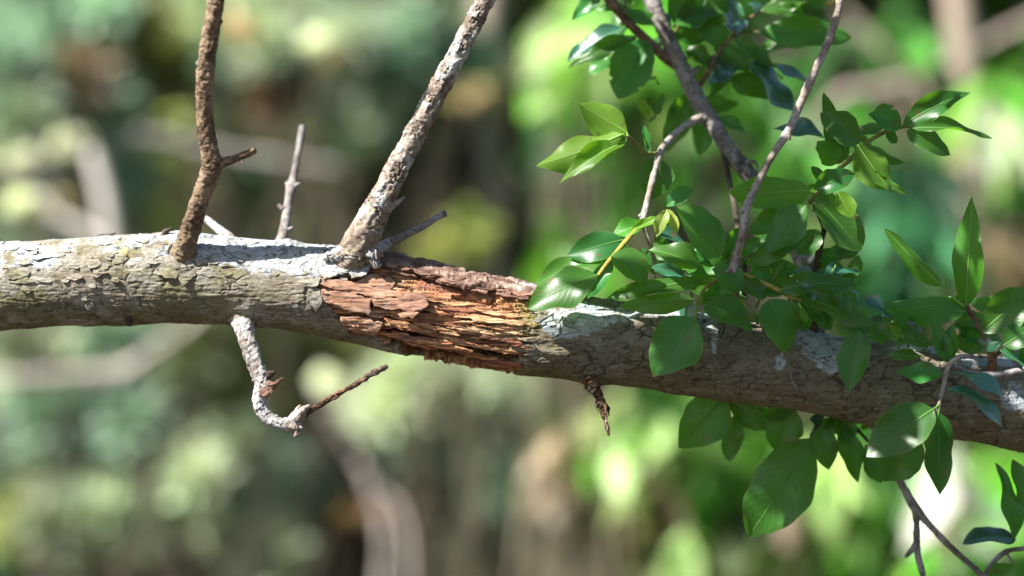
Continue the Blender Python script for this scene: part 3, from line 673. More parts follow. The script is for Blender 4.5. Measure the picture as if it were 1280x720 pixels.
# ------------------------------------------------------------------ leaves
def rib_col(n, c): return np.tile(np.array(c), (n, 1))
LEAFN = [0]
def leaf(parent, bx, by, tx, ty, w, d=0, dt=0, roll=None, side=1, kind='n', fold=None, bend=None, tipbend=0, peak=.48, stem=None, twist=0, notch=None):
    """a leaf from its base (bx, by) to its tip (tx, ty); w is the breadth as seen, d the depth, dt the extra depth of the tip"""
    LEAFN[0] += 1; g = np.random.default_rng(7000+LEAFN[0]*13)
    if roll is None: roll = g.uniform(5, 38)
    if fold is None: fold = g.uniform(.15, .5)
    if bend is None: bend = g.uniform(-.12, .16)
    if tipbend == 0: tipbend = g.uniform(-.12, .05)
    if twist == 0: twist = g.uniform(-22, 22)
    A = W(bx, by, d); B = W(tx, ty, d+dt); ax = B-A; L = np.linalg.norm(ax); ax /= L
    n0 = np.array([0, -1., 0]); n0 = n0-ax*np.dot(n0, ax); n0 /= np.linalg.norm(n0)
    sd = np.cross(n0, ax)
    # tilt the camera-facing normal upwards by roll degrees about the leaf axis
    rr = math.radians(roll)
    sgn = 1.0 if sd[2] >= 0 else -1.0
    n1 = n0*math.cos(rr)+sd*sgn*math.sin(rr)
    s1 = np.cross(n1, ax)
    nrm = n1*side
    hw = w*.56/max(.3, math.cos(rr))
    nu, nv = 20, 11
    t = np.linspace(0, 1, nu); vv = np.linspace(-1, 1, nv)
    pa = g.uniform(.60, .80); pb = pa*(1-peak)/peak*g.uniform(1.0, 1.35)
    prof = (t**pa)*((1-t)**pb); prof = prof/prof.max(); prof = np.where(t > .9, prof*(1-.25*((t-.9)/.1)**2), prof)
    T, Vv = np.meshgrid(t, vv, indexing='ij')
    width = prof[:, None]*hw*(1+.05*np.sin(T*9+g.uniform(0, 6)+Vv*2)+.03*np.sin(T*23+g.uniform(0, 6)-Vv*3))
    asym = 1+.08*g.uniform(-1, 1)*np.sign(Vv)
    ph = g.uniform(0, 6)
    tw = np.radians(twist)*(T-.3)
    fo = fold*np.abs(Vv)**1.25*width+.075*L*np.sin(T*g.uniform(5, 10)+ph+(Vv > 0)*1.7)*np.abs(Vv)**2*prof[:, None]
    up = bend*L*(4*T*(1-T))*1.0+tipbend*L*T**2.5
    off_s = Vv*width*asym*np.cos(np.clip(fold*np.abs(Vv), 0, 1))
    cs, sn = np.cos(tw), np.sin(tw)
    o_s = off_s*cs-fo*sn; o_n = off_s*sn+fo*cs
    X = A+ax*(T*L)[..., None]+s1*o_s[..., None]+nrm*(o_n+up)[..., None]
    V = X.reshape(-1, 3); F = grid_faces(nu, nv, False)
    c = V[F[nv*6+4]]
    if np.dot(np.cross(c[1]-c[0], c[3]-c[0]), nrm) < 0: F = F[:, ::-1]
    if notch is not None:      # insect bites
        ctr = V[F].mean(1); keep = np.ones(len(F), bool)
        for (ct, cv, cr) in notch:
            pc = A+ax*ct*L+s1*cv*np.interp(ct, t, prof)*hw
            keep &= np.linalg.norm(ctr-(pc), axis=1) > cr+1e-6
        F = F[keep]
    mat = {'n': M_leaf, 'l': M_leaf_light, 'y': M_leaf_young, 'w': M_leaf_wax}[kind]
    lo = mesh_obj("leaf", V, F, mat, parent, uv=np.stack([Vv.ravel(), T.ravel()], 1))
    # midrib and stalk
    mid = X[:, nv//2]; k = np.linspace(0, 1, nu)
    path = [[*p, max(.22, (1.0-.75*q)*(L/90)**.5)] for p, q in zip(mid[:-1], k[:-1])]
    if stem is not None:
        sp = W(*stem); path = [[*sp, 1.6]]+[[*(sp*.5+mid[0]*.5+np.array([0, 0, -1.5])), 1.4]]+path
    Vt, Ft, *_ = tube_geo(path[::1], step=6, ring=6, rough=.1, seed=LEAFN[0], world_space=True)
    cc = {'n': (.10, .23, .045), 'l': (.20, .36, .06), 'y': (.44, .48, .14), 'w': (.10, .22, .09)}[kind]
    mesh_obj("midrib", Vt, Ft, M_rib, lo, col=rib_col(len(Vt), cc))
    return lo
def leaves(parent, rows):
    for r in rows:
        kw = r[-1] if isinstance(r[-1], dict) else {}
        leaf(parent, *(r[:-1] if isinstance(r[-1], dict) else r), **kw)

def leaf_cloud(n, cen, rad, size, cols, g, hang=.3, aspect=.42, shell=.35):
    """n bent leaves scattered in an ellipsoid (metres) -> verts, faces, colours"""
    u = g.normal(size=(n, 3)); u /= np.linalg.norm(u, axis=1, keepdims=True)
    p = cen+u*(g.random((n, 1))**shell)*rad
    ax = g.normal(size=(n, 3))*np.array([1, 1, .6])+np.array([0, 0, -2.2*hang]); ax /= np.linalg.norm(ax, axis=1, keepdims=True)
    s = g.normal(size=(n, 3)); s -= ax*(s*ax).sum(1, keepdims=True); s /= np.linalg.norm(s, axis=1, keepdims=True)
    nn = np.cross(ax, s); L = size*g.uniform(.6, 1.35, (n, 1)); w = L*aspect*.5
    q = np.stack([p, p+ax*L*.3+s*w+nn*w*.4, p+ax*L*.35, p+ax*L*.3-s*w+nn*w*.4, p+ax*L*.75+s*w*.7+nn*w*.1, p+ax*L*.75-nn*w*.2, p+ax*L*.75-s*w*.7+nn*w*.1, p+ax*L-nn*w*.6], 1)
    b = np.arange(n)[:, None]*8
    f = np.concatenate([b+np.array([[0, 1, 2, -1-0]]), b+np.array([[0, 2, 3, 0]]), b+np.array([[1, 4, 5, 2]]), b+np.array([[2, 5, 6, 3]]), b+np.array([[4, 7, 5, 0]]), b+np.array([[5, 7, 6, 0]])])
    k = len(b)
    for i in (0, 1, 4, 5): f[i*k:(i+1)*k, 3] = -1
    cc = np.asarray(cols)[g.integers(0, len(cols), n)]*g.uniform(.7, 1.3, (n, 1))
    return q.reshape(-1, 3), f, np.repeat(cc, 8, 0)

# 1 --- the stout grey-brown leafy limb slanting down from the top
limb = thing("leafy_limb", "stout grey brown leafy limb slanting down from the top edge to the branch", "leafy branch")
twig([[(730, -230, 170, 12), (770, -120, 150, 11.5), (800, -50, 135, 11), (815, 0, 125, 10.5), (832, 42, 118, 10.5), (850, 80, 112, 11), (872, 124, 104, 11), (886, 146, 100, 11.5), (905, 178, 94, 10.5), (928, 208, 86, 10.5), (950, 236, 78, 10.5), (978, 280, 66, 11), (1000, 318, 55, 12), (1010, 350, 45, 13), (1014, 395, 30, 15), (1016, 415, 15, 16)],
      [(1004, 330, 50, 12), (1010, 327, 36, 10), (1012, 326, 30, 5)], [(868, 90, 112, 5), (873, 82, 110, 2)], [(886, 146, 98, 9), (878, 146, 92, 6)], [(925, 206, 84, 4), (938, 202, 78, 2.6), (945, 204, 74, 2.2), (948, 214, 72, 1.8)]],
     'grey', limb, name="stem", ring=22, step=1.6, rough=1.3, flake=.6, seed=40)
twig([[(700, -110, 110, 7), (738, -40, 112, 6.5), (762, 0, 113, 6.5), (778, 20, 114, 6), (795, 38, 114, 6), (815, 56, 114, 6), (832, 72, 114, 7), (848, 84, 114, 7)], [(778, 20, 114, 5), (784, 14, 110, 1.5)]], 'red', limb, name="stem", ring=14, seed=43)
twig([[(880, 145, 98, 7), (862, 154, 78, 4.6), (845, 166, 55, 4.2), (832, 180, 35, 4.6), (824, 194, 20, 4.4), (818, 216, 4, 4), (812, 240, -12, 4), (807, 262, -24, 4.4), (804, 276, -30, 4.6), (808, 292, -30, 3), (814, 310, -28, 3.2), (818, 326, -26, 2.4), (820, 340, -24, 1.8)],
      [(806, 268, -26, 3.4), (799, 270, -30, 2)], [(814, 310, -28, 2.6), (806, 318, -30, 1.2)]], 'pale', limb, name="stem", ring=14, step=1.4, rough=1.2, seed=45)
twig([[(826, 192, 24, 3), (814, 192, 14, 2.6), (804, 188, 4, 2.4), (794, 178, -6, 2.4), (784, 170, -14, 2.4)]], 'green', limb, name="stem", ring=10, rough=.5, seed=48)
twig([[(806, 280, -30, 2.8), (795, 288, -38, 2.6), (782, 302, -46, 3), (770, 316, -54, 2.8), (760, 328, -60, 2.6), (748, 344, -66, 2.2)]], 'yellow', limb, name="stem", ring=10, rough=.5, seed=50)
twig([[(905, 190, 92, 4), (912, 226, 84, 3.6), (919, 262, 70, 3.6), (925, 300, 54, 3.6), (930, 332, 40, 3.6), (930, 372, 26, 3.6)], [(948, 290, 60, 3), (946, 310, 56, 3), (952, 320, 54, 1)]], 'dark', limb, name="stem", ring=12, rough=1.0, seed=52)
twig([[(868, 118, 104, 3.4), (882, 96, 112, 3), (898, 66, 118, 2.4), (912, 48, 122, 2), (930, 28, 126, 1.8), (948, 16, 128, 1.8), (965, 8, 128, 1.4)], [(912, 48, 122, 1.6), (935, 39, 122, 1.3), (952, 40, 120, 1)]], 'red', limb, name="stem", ring=10, rough=.5, seed=54)
twig([[(838, 46, 118, 4), (852, 30, 126, 2.4), (872, 14, 130, 1.6)]], 'green', limb, name="stem", ring=10, rough=.5, seed=56)
leaves(limb, [
 (752, -6, 714, 24, 20, 100, {'roll': 20}), (828, 34, 744, 10, 17, 120, {'roll': 30}), (780, 36, 707, 72, 22, 96, {'roll': 40, 'kind': 'w', 'fold': .35}), (797, 46, 710, 86, 20, 90, {'roll': 15, 'bend': .1}),
 (808, 50, 772, 124, 52, 108, {'roll': 8, 'notch': [(.72, -.95, 7), (.72, .95, 7)]}), (846, 26, 916, 6, 42, 136, {'roll': 12}), (842, 30, 884, -22, 44, 140, {'roll': 12}), (850, 20, 908, 24, 26, 142, {'roll': 20}),
 (842, 36, 882, 50, 30, 128, {'roll': 20}), (876, 28, 908, 62, 30, 132, {'roll': 15}), (856, 62, 892, 86, 22, 122, {'roll': 25}), (892, 58, 938, 90, 26, 124, {'roll': 18}),
 (932, 86, 884, 104, 20, 112, {'roll': 62, 'kind': 'w', 'bend': .12, 'fold': .1}), (914, 98, 974, 118, 30, 110, {'roll': 10, 'bend': -.1}), (936, 78, 994, 138, 34, 104, {'roll': 55, 'kind': 'w', 'fold': .1}),
 (970, 80, 1030, 105, 12, 108, {'roll': 68, 'kind': 'w', 'fold': .1}), (916, 46, 974, 86, 18, 116, {'roll': 45}), (934, 26, 910, 38, 20, 120, {'roll': 60, 'kind': 'w', 'fold': .1}), (948, 16, 934, 4, 18, 122, {'roll': 58, 'kind': 'w', 'fold': .1}),
 (952, 14, 1014, -4, 22, 126, {'roll': 20}), (950, 40, 1066, 46, 38, 116, {'roll': 12, 'stem': (930, 38, 122), 'bend': .05}), (862, 118, 832, 190, 36, 150, {'roll': 5}), (882, 130, 874, 194, 28, 150, {'roll': 5}), (898, 146, 934, 167, 17, 100, {'roll': 20}),
 (966, 8, 1010, 22, 18, 130, {}), (838, 40, 812, 16, 18, 130, {'kind': 'w', 'roll': 55}),
 (784, 166, 722, 131, 40, -8, {'roll': 12, 'kind': 'l', 'side': -1, 'fold': .4, 'stem': (784, 170, -14)}), (778, 168, 670, 208, 38, -18, {'roll': 22, 'kind': 'l', 'side': -1, 'stem': (784, 170, -14)}), (783, 177, 700, 232, 24, -10, {'roll': 25, 'kind': 'l', 'stem': (784, 170, -14)}),
 (811, 192, 806, 156, 10, 6, {'roll': 10, 'fold': .6}), (822, 198, 814, 250, 42, 30, {'roll': 4}),
 (833, 258, 868, 236, 20, -30, {'roll': 20}), (899, 322, 845, 257, 46, -60, {'roll': 30, 'bend': .1, 'stem': (914, 338, -52), 'kind': 'n'}), (892, 306, 868, 262, 34, -45, {'roll': 20}),
 (834, 262, 820, 297, 17, -62, {'kind': 'y', 'fold': .5, 'roll': 10}), (836, 262, 847, 292, 13, -58, {'kind': 'y', 'fold': .5, 'roll': 5}), (818, 288, 860, 303, 16, -40, {'kind': 'w', 'roll': 50}),
 (822, 272, 790, 286, 12, -52, {'kind': 'l', 'roll': 20}), (778, 300, 709, 318, 34, -40, {'roll': 12, 'stem': (784, 300, -44)}), (804, 282, 766, 296, 22, -30, {'kind': 'l', 'roll': 30}), (764, 320, 654, 360, 20, -48, {'roll': 45, 'dt': 40}),
 (747, 344, 659, 386, 38, -72, {'roll': 34, 'bend': .06, 'fold': .12}), (766, 324, 734, 374, 20, -44, {'roll': 10}), (764, 319, 809, 358, 36, -70, {'roll': 30, 'fold': .5}), (811, 313, 882, 346, 24, -62, {'roll': 38}),
 (818, 336, 848, 354, 16, -40, {'kind': 'w', 'roll': 48}), (776, 312, 790, 346, 26, -30, {'roll': 10}),
])

# unseen leaves added above the view, set along sun rays to shade the right end
def overhead_shade():
    g = np.random.default_rng(5); Vs, Fs, Cs = [], [], []; o = 0
    sv = np.array([SUN.x, SUN.y, SUN.z])
    for i in range(118):
        x = g.uniform(890, 1330); y = g.uniform(10, 545)
        if i >= 84: x = g.uniform(800, 1110); y = g.uniform(-20, 200)
        if i < 60: y = float(np.interp(x, EX, ET))+g.uniform(0, 90)
        if abs(x-1275) < 34 and abs(y-500) < 50: continue
        p = W(x, y, g.uniform(-90, -20) if y > 250 else g.uniform(-40, 150))
        p = p+sv*((g.uniform(520, 760)-p[2])/sv[2])
        V, F, C = leaf_cloud(3, p*S, np.array([26, 26, 22])*S, 84*S, [(.04, .12, .034), (.05, .14, .04)], g, hang=.3, aspect=.52)
        Vs.append(V); Fs.append(np.where(F >= 0, F+o, -1)); Cs.append(C); o += len(V)
    ob = mesh_obj("foliage", np.concatenate(Vs)+np.array([0, 0, ZC]), np.concatenate(Fs), M_foliage, limb, col=np.concatenate(Cs), scale=False)
    ob["kind"] = "stuff"
overhead_shade()
twig([[(760, -150, 150, 10), (700, -230, 40, 8), (640, -270, -80, 7), (560, -300, -180, 6), (450, -320, -260, 4)], [(700, -230, 40, 6), (800, -290, 0, 5), (950, -320, -20, 4), (1080, -330, -40, 3)], [(640, -270, -80, 6), (700, -330, -160, 4), (820, -350, -200, 3)]], 'grey', limb, name="stem", ring=12, step=4, seed=58)  # unseen stem added to carry the shading leaves

# 2 --- pale thin twig hanging from the top, with the crowded leaves at its foot
hang = thing("hanging_twig", "thin pale bare twig hanging from the top edge into crowded leaves", "leafy twig")
twig([[(1075, -180, -60, 6), (1060, -70, -62, 5.6), (1050, 0, -64, 5.4), (1038, 45, -66, 5), (1020, 86, -68, 5), (1010, 108, -69, 5.6), (1000, 130, -70, 4.8), (985, 164, -72, 5), (962, 200, -74, 4.6), (944, 236, -76, 4.6), (933, 260, -78, 5.4), (928, 288, -78, 4.2), (922, 312, -76, 4.4), (917, 334, -74, 5.2), (918, 352, -70, 4.6), (920, 378, -60, 4)],
      [(985, 164, -72, 4.6), (986, 172, -76, 3), (988, 175, -77, 1)], [(933, 261, -78, 4.4), (925, 264, -82, 2.4)], [(917, 334, -74, 4), (908, 340, -80, 2)], ('yellow', [(1040, 4, -64, 4), (1034, 2, -66, 2.4)])],
     'pale', hang, name="stem", ring=16, step=1.4, rough=1.1, seed=60)
twig([[(917, 336, -70, 3), (905, 346, -68, 2.4), (892, 352, -66, 2.2), (880, 362, -66, 2), (872, 378, -68, 1.8), (868, 398, -72, 1.6)]], 'green', hang, name="stem", ring=10, rough=.4, seed=63)
twig([[(930, 342, -62, 2.4), (950, 352, -66, 2.8), (972, 362, -70, 2.8), (990, 372, -74, 2.4), (1004, 376, -76, 2)]], 'yellow', hang, name="stem", ring=10, rough=.4, seed=65)
leaves(hang, [
 (862, 316, 895, 332, 15, -30, {'roll': 15}), (890, 336, 930, 362, 30, -84, {'roll': 42, 'fold': .35}), (880, 350, 758, 372, 20, -52, {'roll': 24, 'bend': .04}), (868, 374, 772, 384, 24, -62, {'roll': 10, 'side': -1}),
 (880, 381, 941, 413, 32, -84, {'roll': 36, 'fold': .15}), (962, 374, 984, 442, 50, -86, {'roll': 26, 'fold': .2}), (870, 398, 815, 471, 54, -94, {'roll': 22, 'fold': .15, 'bend': .06, 'stem': (872, 380, -70)}),
 (1012, 238, 910, 243, 40, -54, {'roll': 14, 'side': -1, 'kind': 'l', 'bend': .03}), (992, 256, 936, 292, 24, -46, {'roll': 15}), (1008, 257, 956, 314, 34, -82, {'roll': 36, 'fold': .2}), (926, 284, 908, 324, 22, -30, {'roll': 5}),
 (1024, 288, 996, 318, 26, -40, {'roll': 10}), (1002, 298, 936, 332, 26, -56, {'roll': 14}), (975, 362, 1070, 350, 26, -88, {'roll': 30, 'kind': 'n', 'bend': .05}), (930, 366, 962, 342, 24, -64, {'roll': 25}),
 (966, 352, 984, 326, 12, -66, {'fold': .8}), (930, 350, 956, 374, 22, -92, {'roll': 30, 'fold': .4}), (1000, 372, 1092, 406, 28, -90, {'roll': 34, 'bend': .06}), (1012, 388, 1040, 412, 26, -60, {'roll': 16}),
 (905, 350, 900, 378, 18, -66, {'roll': 20}), (940, 330, 962, 352, 20, -20, {}), (1012, 360, 1052, 384, 20, -60, {'roll': 30}), (1040, 360, 1070, 392, 22, -50, {'roll': 28}), (990, 340, 1020, 366, 22, -30, {'kind': 'w', 'roll': 45}),
 (900, 358, 874, 346, 12, -60, {'kind': 'l'}), (896, 372, 912, 396, 16, -50, {}), (984, 386, 1012, 412, 28, -40, {}), (950, 390, 972, 420, 26, -44, {}), (1000, 384, 966, 408, 24, -30, {}),
 (1075, 414, 1062, 490, 36, -92, {'roll': 14, 'fold': .25, 'tipbend': .06, 'twist': 25}), (1056, 396, 1078, 424, 24, -60, {}), (1086, 402, 1106, 432, 18, -74, {'roll': 30}), (1020, 318, 1054, 324, 18, -20, {}), (1030, 334, 1072, 346, 20, -30, {'roll': 26}),
 (1080, 372, 1112, 398, 18, -50, {'roll': 45, 'kind': 'w'}), (904, 334, 888, 306, 26, -20, {}), (960, 330, 1000, 338, 18, -10, {}), (915, 318, 880, 300, 22, 10, {}), (956, 368, 1000, 352, 16, -60, {}), (946, 300, 970, 276, 24, 20, {}),
])

# 3 --- upright sprig reaching to the upper right
sprig = thing("leafy_sprig", "leafy sprig on a dark stem reaching towards the upper right", "sprig")
twig([[(1018, 420, 8, 6), (1016, 390, -4, 5.5), (1018, 350, -14, 5), (1022, 326, -18, 4.6), (1026, 300, -22, 4.4), (1030, 284, -26, 3.4), (1018, 256, -34, 3)], [(1022, 345, -16, 3), (1008, 350, -22, 1.4)]], 'dark', sprig, name="stem", ring=12, rough=.9, seed=70)
twig([[(1012, 254, -38, 2.6), (1020, 244, -36, 3.4), (1034, 226, -32, 3), (1050, 210, -28, 3), (1066, 196, -24, 3.2), (1082, 180, -20, 2.6), (1100, 168, -14, 2.6), (1120, 160, -8, 2.4), (1140, 158, -4, 1.8)]], 'green', sprig, name="stem", ring=10, rough=.6, seed=72)
leaves(sprig, [
 (1048, 204, 1028, 116, 24, 4, {'roll': 8, 'fold': .5}), (1074, 180, 1026, 140, 36, -34, {'roll': 8}), (1044, 206, 1022, 176, 30, -10, {'kind': 'l'}), (1072, 181, 1112, 236, 40, -40, {'roll': 22, 'kind': 'l', 'side': -1}),
 (1018, 236, 1070, 216, 30, -46, {'roll': 6}), (1072, 214, 1134, 244, 15, -30, {'roll': 8}), (1126, 160, 1084, 143, 28, -20, {'roll': 15}), (1128, 157, 1214, 112, 28, -18, {'roll': 22, 'kind': 'n', 'bend': .08}), (1140, 161, 1242, 171, 14, -26, {'roll': 38, 'tipbend': -.04}),
 (1133, 163, 1190, 192, 28, -22, {'roll': 20}), (1108, 165, 1121, 179, 14, -4, {}), (1092, 140, 1118, 132, 10, 6, {}), (1030, 172, 968, 158, 20, 30, {'kind': 'w', 'roll': 50}),
 (1020, 248, 1079, 312, 44, -58, {'roll': 16, 'tipbend': -.08}), (1047, 240, 1066, 273, 22, -70, {'kind': 'l', 'roll': 12}), (1030, 226, 1014, 208, 12, -6, {}), (1024, 258, 1044, 290, 30, -36, {}),
 (1056, 200, 1038, 170, 22, 10, {'kind': 'l'}),
])

# 4 --- upright shoot at the right end of the branch
shoot = thing("upright_shoot", "upright leafy shoot rising from the branch at the right edge", "shoot")
twig([[(1240, 462, -14, 7), (1240, 448, -24, 5.5), (1236, 434, -32, 3.6), (1228, 416, -38, 3), (1216, 396, -42, 2.8), (1208, 382, -44, 2.2)], [(1240, 450, -24, 4), (1250, 440, -34, 2), (1262, 434, -40, 1.6)]], 'red', shoot, name="stem", ring=12, rough=1.0, seed=80)
leaves(shoot, [
 (1207, 384, 1215, 245, 34, -36, {'roll': 8, 'kind': 'l', 'fold': .3, 'bend': .03, 'peak': .4}), (1178, 358, 1103, 287, 24, -50, {'roll': 18, 'kind': 'l', 'side': -1, 'tipbend': -.06, 'stem': (1206, 384, -44), 'fold': .5}),
 (1207, 390, 1102, 384, 32, -58, {'roll': 14, 'fold': .35, 'side': -1}), (1227, 416, 1292, 358, 44, -44, {'roll': 14}), (1254, 432, 1296, 408, 30, -60, {'roll': 20}), (1250, 438, 1296, 466, 18, -62, {'roll': 52, 'kind': 'w'}),
 (1236, 440, 1246, 416, 20, -40, {'kind': 'w', 'roll': 45}), (1228, 438, 1188, 420, 20, -30, {'roll': 14}), (1216, 398, 1246, 420, 18, -20, {}), (1205, 392, 1170, 372, 16, -20, {'kind': 'l'}),
 (1234, 432, 1196, 402, 22, -24, {}), (1262, 436, 1300, 440, 22, -50, {}),
])

# 5 --- grey twig that curls over the branch and hangs leaves in front of it
curl = thing("curling_twig", "grey twig curling over the branch with two big leaves hanging in front", "leafy twig")
twig([[(1400, 440, -40, 5), (1330, 456, -56, 4.6), (1285, 462, -66, 4.4), (1250, 468, -74, 4.2), (1222, 468, -80, 4), (1202, 462, -84, 3.8), (1190, 454, -86, 3.6), (1200, 446, -84, 3.4), (1216, 446, -78, 3)], ],
     'grey', curl, name="stem", ring=14, step=1.4, rough=.9, seed=84)
twig([[(1200, 447, -86, 3), (1190, 452, -88, 3.2), (1183, 466, -92, 3), (1179, 484, -96, 2.8), (1175, 500, -100, 2.4), (1172, 514, -102, 2)]], 'pale', curl, name="stem", ring=12, rough=.7, seed=86)
leaves(curl, [
 (1167, 511, 1083, 572, 46, -108, {'roll': 26, 'fold': .16, 'bend': .05, 'stem': (1174, 504, -101)}), (1173, 515, 1177, 620, 36, -106, {'roll': 10, 'fold': .3, 'stem': (1174, 506, -101)}), (1170, 516, 1168, 590, 26, -84, {'roll': 12, 'kind': 'l', 'fold': .4}),
 (1183, 487, 1257, 533, 20, -104, {'roll': 52, 'kind': 'w', 'bend': .14, 'fold': .3}), (1194, 466, 1261, 500, 14, -98, {'roll': 60, 'kind': 'w', 'bend': .12}), (1178, 468, 1121, 463, 21, -104, {'roll': 36}),
 (1183, 453, 1163, 396, 22, -84, {'roll': 8, 'fold': .55}), (1184, 453, 1190, 406, 20, -80, {'roll': 8, 'fold': .4}), (1152, 446, 1104, 444, 12, -88, {'roll': 22}), (1162, 430, 1084, 408, 22, -70, {'roll': 12}),
 (1132, 410, 1104, 384, 20, -84, {'fold': .7, 'roll': 25}), (1112, 406, 1128, 432, 14, -80, {'kind': 'l'}), (1150, 420, 1120, 396, 20, -60, {'kind': 'w', 'roll': 30}),
])

# 6 --- bare forked twig at the lower right
fork = thing("forked_twig", "bare brown forked twig hanging below the branch at the lower right", "twig")
twig([[(1088, 520, 40, 7), (1104, 560, 44, 5.4), (1116, 584, 46, 5), (1130, 610, 48, 5), (1145, 636, 50, 6), (1162, 656, 52, 4.4), (1182, 678, 54, 4.2), (1202, 696, 56, 4), (1226, 718, 58, 3.8), (1262, 756, 62, 3.6), (1300, 810, 66, 3.2)],
      [(1145, 636, 50, 5), (1146, 655, 50, 4), (1146, 674, 50, 4), (1148, 696, 50, 4), (1153, 716, 50, 4.2), (1160, 745, 50, 3.6)], [(1146, 678, 50, 4), (1138, 690, 48, 3.2), (1132, 696, 48, 2)],
      [(1230, 720, 58, 3.6), (1244, 700, 56, 3.2), (1260, 688, 54, 3), (1285, 684, 52, 3), (1330, 670, 48, 3)], [(1170, 665, 52, 4), (1172, 670, 49, 1)], [(1258, 690, 54, 2), (1266, 704, 56, 1.4)]],
     'grey', fork, name="stem", ring=14, step=1.5, rough=1.3, seed=90)
leaves(fork, [
 (1268, 674, 1245, 578, 23, 30, {'roll': 8, 'fold': .4}), (1292, 650, 1268, 574, 30, 24, {'roll': 8}), (1270, 674, 1203, 677, 18, 30, {'roll': 64, 'kind': 'w', 'fold': .2, 'bend': .08}), (1266, 706, 1238, 740, 36, 40, {'roll': 8}),
 (1148, 548, 1104, 602, 46, 30, {'roll': 4, 'notch': [(.5, .25, 3), (.62, -.4, 2.5)]}),
])

# 7 --- leaves in shade hanging behind and below the branch
shade = thing("shaded_sprig", "cluster of dark leaves hanging in shade under the branch", "sprig")
twig([[(1040, 470, 70, 5), (1030, 510, 66, 4), (1020, 535, 62, 3.4), (1012, 552, 60, 2.4)], [(1030, 508, 66, 3), (990, 502, 64, 2.6), (940, 498, 62, 2.4), (908, 494, 60, 2)], [(1032, 505, 66, 3), (1060, 525, 62, 2.6), (1085, 552, 60, 2)]], 'dark', shade, name="stem", ring=10, rough=.7, seed=95)
leaves(shade, [
 (906, 496, 848, 560, 54, 44, {'roll': 4, 'fold': .1}), (920, 518, 912, 577, 28, 50, {'roll': 4, 'peak': .55, 'stem': (908, 498, 58)}), (911, 502, 958, 538, 28, 54, {'roll': 4}), (988, 508, 970, 564, 44, 56, {'roll': 4}), (1013, 548, 936, 672, 70, 36, {'roll': 4, 'fold': .08, 'peak': .52, 'notch': [(.9, .9, 5), (.9, -.9, 5)], 'stem': (1020, 535, 62)}),
 (1024, 534, 1037, 588, 34, 46, {'roll': 4}), (1028, 530, 1012, 524, 14, 30, {'kind': 'w', 'roll': 55}), (1054, 528, 1073, 604, 28, 50, {'roll': 4}), (1082, 556, 1102, 604, 32, 48, {'roll': 4}), (1048, 512, 1062, 556, 26, 60, {'roll': 4}), (1000, 505, 948, 524, 24, 70, {'roll': 4}),
])

# smaller leaves that fill the sprigs
def filler(parent, n, box, d0, d1, seed, kinds='nnnlw', lmin=34, lmax=66):
    g = np.random.default_rng(seed)
    for i in range(n):
        bx, by = g.uniform(box[0], box[2]), g.uniform(box[1], box[3]); a = g.uniform(0, 2*math.pi); L = g.uniform(lmin, lmax)*(.6+.4*abs(math.cos(a)))
        w = L*g.uniform(.30, .46); k = kinds[g.integers(len(kinds))]; d = g.uniform(d0, d1)
        leaf(parent, bx, by, bx+L*math.cos(a), by+L*.8*math.sin(a), w, d, dt=g.uniform(-14, 20), roll=g.uniform(4, 55), side=1 if g.random() < .75 else -1, kind=k, fold=g.uniform(.15, .5), bend=g.uniform(-.1, .14), tipbend=g.uniform(-.08, .08),
             stem=(bx-8*math.cos(a)+g.uniform(-5, 5), by-8*math.sin(a)+g.uniform(-5, 5), d+4))
filler(limb, 18, (730, -20, 990, 95), 118, 170, 901, 'nnnnlw')
filler(limb, 5, (800, 95, 900, 150), 120, 160, 902)
filler(limb, 6, (790, 290, 870, 350), -30, 10, 903)
filler(hang, 26, (850, 315, 1080, 400), -50, 10, 904)
filler(hang, 10, (900, 340, 1080, 410), -96, -60, 905, 'nnlw', 26, 48)
filler(sprig, 7, (1020, 150, 1110, 270), -10, 40, 906, 'nnl')
filler(shoot, 10, (1100, 385, 1270, 440), -40, 0, 907, 'nnlw')
filler(curl, 5, (1110, 400, 1200, 450), -80, -50, 908, 'nnl', 26, 46)
filler(shade, 5, (960, 510, 1100, 560), 60, 100, 909, 'nn')

# ------------------------------------------------------------------ the out-of-focus wood behind
def needle_cloud(n, cen, rad, size, cols, g):
    """tufts of needles: thin blades fanning out from twig ends"""
    u = g.normal(size=(n, 3)); u /= np.linalg.norm(u, axis=1, keepdims=True)
    p = cen+u*(g.random((n, 1))**.4)*rad; k = 7
    d = np.repeat(u, k, 0)*.7+g.normal(size=(n*k, 3))*.6+np.array([0, -.1, .25]); d /= np.linalg.norm(d, axis=1, keepdims=True)
    s = np.cross(d, g.normal(size=(n*k, 3))); s /= np.linalg.norm(s, axis=1, keepdims=True)
    P = np.repeat(p, k, 0); L = size*g.uniform(.6, 1.2, (n*k, 1)); w = size*.10
    q = np.stack([P-s*w, P+s*w, P+d*L*.6+s*w*.9, P+d*L, P+d*L*.6-s*w*.9], 1)
    b = np.arange(n*k)[:, None]*5
    f = np.concatenate([b+np.array([[0, 1, 2, 4]]), np.concatenate([b+np.array([[4, 2, 3]]), np.full((n*k, 1), -1)], 1)])
    cc = np.asarray(cols)[g.integers(0, len(cols), n)]*g.uniform(.75, 1.25, (n, 1))
    return q.reshape(-1, 3), f, np.repeat(np.repeat(cc, k, 0), 5, 0)
